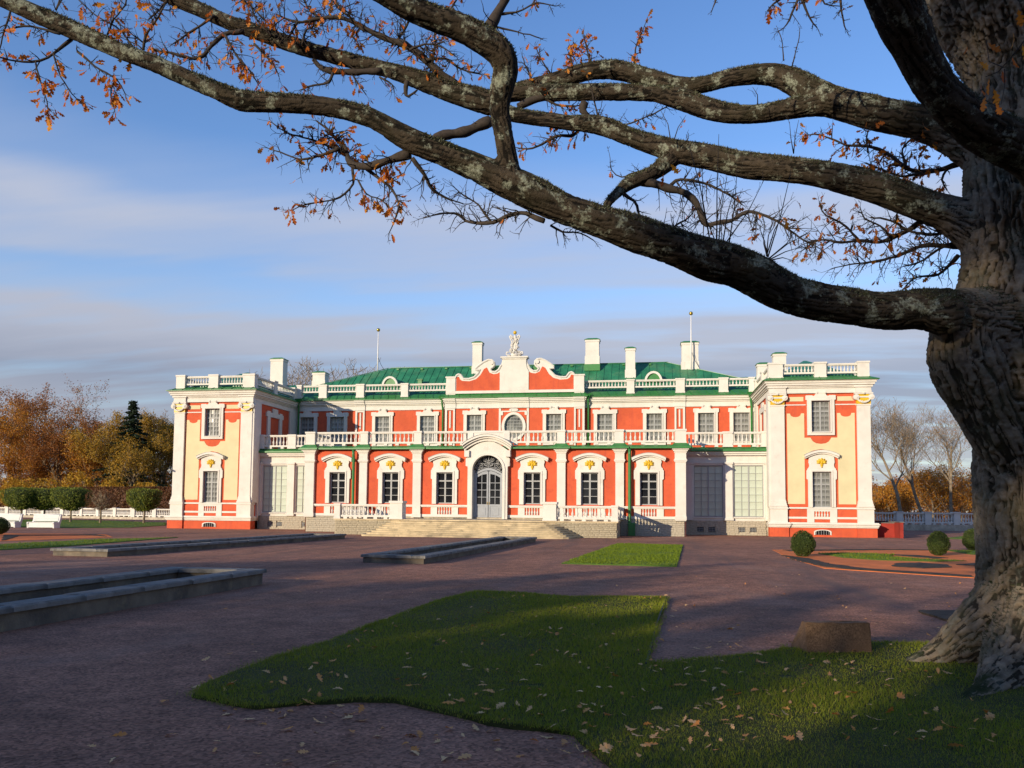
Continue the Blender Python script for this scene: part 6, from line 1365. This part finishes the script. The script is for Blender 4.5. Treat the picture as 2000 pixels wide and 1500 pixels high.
B(9, [(1870,450,8),(1820,455,6),(1780,450,5),(1740,430,4),(1700,425,3)], .25, ln=.36); B(9, [(1870,470,6),(1830,490,5),(1800,510,4),(1765,520,3)], .15, ln=.3); B(9, [(1740,462,5),(1720,440,4),(1690,425,3),(1680,405,2)], .5, ln=.22)
# from above the frame
B(8, [(1568,-25,7),(1550,15,5),(1536,48,3),(1522,60,2)], .15, ln=.18, side=.7); B(8, [(1562,-5,5),(1580,34,4),(1596,54,2)], .05, ln=.16, side=.7); B(8, [(1640,-15,5),(1646,28,4),(1652,58,2)], .05, ln=.14, side=.7); B(8, [(1600,-15,4),(1612,8,3),(1640,12,2)], .05, ln=.14); B(8, [(1405,-15,4),(1398,5,3),(1390,22,2)], .02, ln=.08, side=.4); B(8, [(1540,-15,5),(1510,8,4),(1498,22,2)], .8, ln=.1)
B(7, [(470,-10,4),(480,5,3)], .5, ln=.3); B(7, [(650,-20,5),(660,8,4),(690,30,3)], .35, ln=.3); B(9, [(1050,-15,4),(1040,10,3)], .3, ln=.2)
tw.v = [(x-OAK.x, y-OAK.y, z-OAK.z) for x, y, z in tw.v]
tag(tw.build('twigs', 'twig', OK, True), 'fine twigs and side branches', kind='stuff')
# leaves: the biggest in view are single parts
def leaf_matrix(p, d, sc, hang=.8):
    x = (d.normalized()*.6+Vector((rt.gauss(0,.5), rt.gauss(0,.5), rt.gauss(-hang,.5)))).normalized(); y = perp(x); return Matrix.Translation(p-OAK) @ Matrix((x, y, x.cross(y))).transposed().to_4x4() @ Matrix.Diagonal((sc, sc, sc, 1))
for x, y, d, sc in ((1926,82,5.6,1.25),(1912,120,5.6,1.0),(1932,150,5.5,1.2),(1915,165,5.6,1.15),(1940,170,5.5,1.2),(1925,185,5.6,1.2),(1945,200,5.5,1.0),(1958,135,5.5,1.0),(1988,15,5.3,1.2),(1980,60,5.3,1.1),(1995,85,5.3,1.2),(1975,110,5.4,1.0),(1890,90,5.6,.9),(1800,238,6.6,1.0),(1308,318,7.2,1.25),(1296,335,7.2,1.3),(1406,348,7.2,1.0)):
    leaves.insert(0, (at(x, y, d), Vector((0,0,-1)), sc))
B_ = MB(); B_.tube([at(2030,40,5.35)-OAK, at(1985,100,5.42)-OAK, at(1950,140,5.5)-OAK, at(1925,150,5.55)-OAK], [.006,.005,.004,.003], 5); B_.tube([at(1960,132,5.48)-OAK, at(1932,120,5.55)-OAK, at(1926,78,5.6)-OAK], [.004,.003,.002], 4); B_.tube([at(1962,135,5.48)-OAK, at(1962,170,5.5)-OAK, at(1955,205,5.5)-OAK], [.004,.003,.002], 4); B_.build('twig', 'twig', OK)
order = sorted(leaves, key=lambda l: (l[0]-CAM).length); rest = MB(); rt2 = rt
picked = set(rt.sample(range(17, len(order)), min(283, max(0, len(order)-17))))
for i, l in enumerate(order):
    sc = l[2] if len(l) > 2 else rt.uniform(.65, 1.15); mt = leaf_matrix(l[0], l[1], sc); k = rt.randrange(9)
    if i < 17 or i in picked: o = link('leaf', LM[k], OK); o.matrix_local = mt
    else: rest.add([mt @ Vector(v) for v in LEAF[k][0]], LEAF[k][1])
if rest.v: tag(rest.build('leaves', 'oakleaf', OK, True), kind='stuff')
print('OAK leaves', len(leaves), 'twig faces', len(tw.f), 'bark verts', nv)

# ================================================================== FALLEN LEAVES
FL = [leaf_mesh(i, 'fallen') for i in range(9)]
rl = random.Random(99); cnt = 0
def ground_pt(px, py):
    v = at(px, py, 1)-CAM; t = (0-CAM.z)/v.z; return CAM.x+v.x*t, CAM.y+v.y*t
def drop(x, y, sc):
    global cnt
    on = bool(inside(np.array([[x, y]]), LAWN)[0]); z = float(lawn_z(np.array(x), np.array(y)))+.034 if on else .012
    o = link('fallen_leaf', FL[rl.randrange(9)], None, (x, y, z)); o.scale = (sc,)*3; o.rotation_euler = (rl.gauss(0,.28)+(math.pi if rl.random() < .4 else 0), rl.gauss(0,.25), rl.uniform(0,6.28))
    if on: tag(o, 'dry brown oak leaf lying on the shaded lawn grass', 'leaf', 'fallen oak leaves on the lawn')
    else: tag(o, 'dry brown oak leaf lying on the bare gravel', 'leaf', 'fallen oak leaves on the gravel')
    cnt += 1
HAND = [(540,1430),(618,1380),(580,1382),(440,1353),(688,1408),(712,1378),(738,1440),(858,1392),(905,1390),(935,1400),(948,1412),(1068,1462),(1050,1440),(1098,1460),(1030,1476),(1427,1422),(1340,1410),(1382,1440),(1365,1428),(1268,1400),(1567,1468),(1876,1450),(1498,1410),(1806,1420),(1720,1420),(1735,1430),(1770,1390),(1945,1418),(1640,1280),(1658,1278),(1590,1178),(1505,1312),(1540,1325),(1578,1350),(1610,1298),(1620,1330),(1740,1362),(1750,1346),(1775,1328),(1660,1372),(1420,1357),(1344,1350),(1298,1255),(1268,1285),(1410,1253),(1500,1270),(630,1350),(645,1362),(420,1330),(465,1340),(360,1345),(330,1370),(430,1400),(215,1440),(560,1395),(785,1440),(822,1472),(960,1420),(990,1388),(1120,1476),(1090,1430),(1165,1352),(1155,1396),(1270,1365),(1205,1410),(1218,1432),(930,1355),(880,1382),(835,1330),(700,1398),(742,1425),(1050,1412)]
for px, py in HAND: x, y = ground_pt(px, py); drop(x, y, rl.uniform(1.05, 1.5))
while cnt < 285:
    r_ = rl.random()
    if r_ < .55: px, py = rl.uniform(380,1500), rl.uniform(1170,1500)
    elif r_ < .75: px, py = rl.uniform(1250,1900), rl.uniform(1150,1330)
    elif r_ < .9: px, py = rl.uniform(1150,2000), rl.uniform(1280,1500)
    else: px, py = rl.uniform(150,1000), rl.uniform(1290,1500)
    x, y = ground_pt(px, py)
    if math.hypot(x-OAK.x, y-OAK.y) < 1.3: continue
    if px < 1000 and rl.random() < .55*(1000-px)/800: continue
    drop(x, y, rl.uniform(.75, 1.3))

# the many smaller leaves lying farther off, too many to pick apart
more = MB()
for _ in range(330):
    px, py = (rl.uniform(560,1880), rl.uniform(1120,1260)) if rl.random() < .45 else (rl.uniform(350,1980), rl.uniform(1200,1480)); x, y = ground_pt(px, py)
    if math.hypot(x-OAK.x, y-OAK.y) < 1.2 or (px < 900 and rl.random() < .5): continue
    on = bool(inside(np.array([[x, y]]), LAWN)[0]); z = float(lawn_z(np.array(x), np.array(y)))+.03 if on else .01; sc = rl.uniform(.5, .95)
    mt = Matrix.Translation((x, y, z)) @ Matrix.Rotation(rl.uniform(0,6.28), 4, 'Z') @ Matrix.Rotation(rl.gauss(0,.3), 4, 'X') @ Matrix.Rotation(rl.gauss(0,.3), 4, 'Y') @ Matrix.Diagonal((sc,sc,sc,1)); k = rl.randrange(9)
    more.add([mt @ Vector(v) for v in LEAF[k][0]], LEAF[k][1])
tag(more.build('leaf_litter', 'fallen', None, True), 'smaller fallen oak leaves scattered over lawn and gravel', 'leaves', kind='stuff')
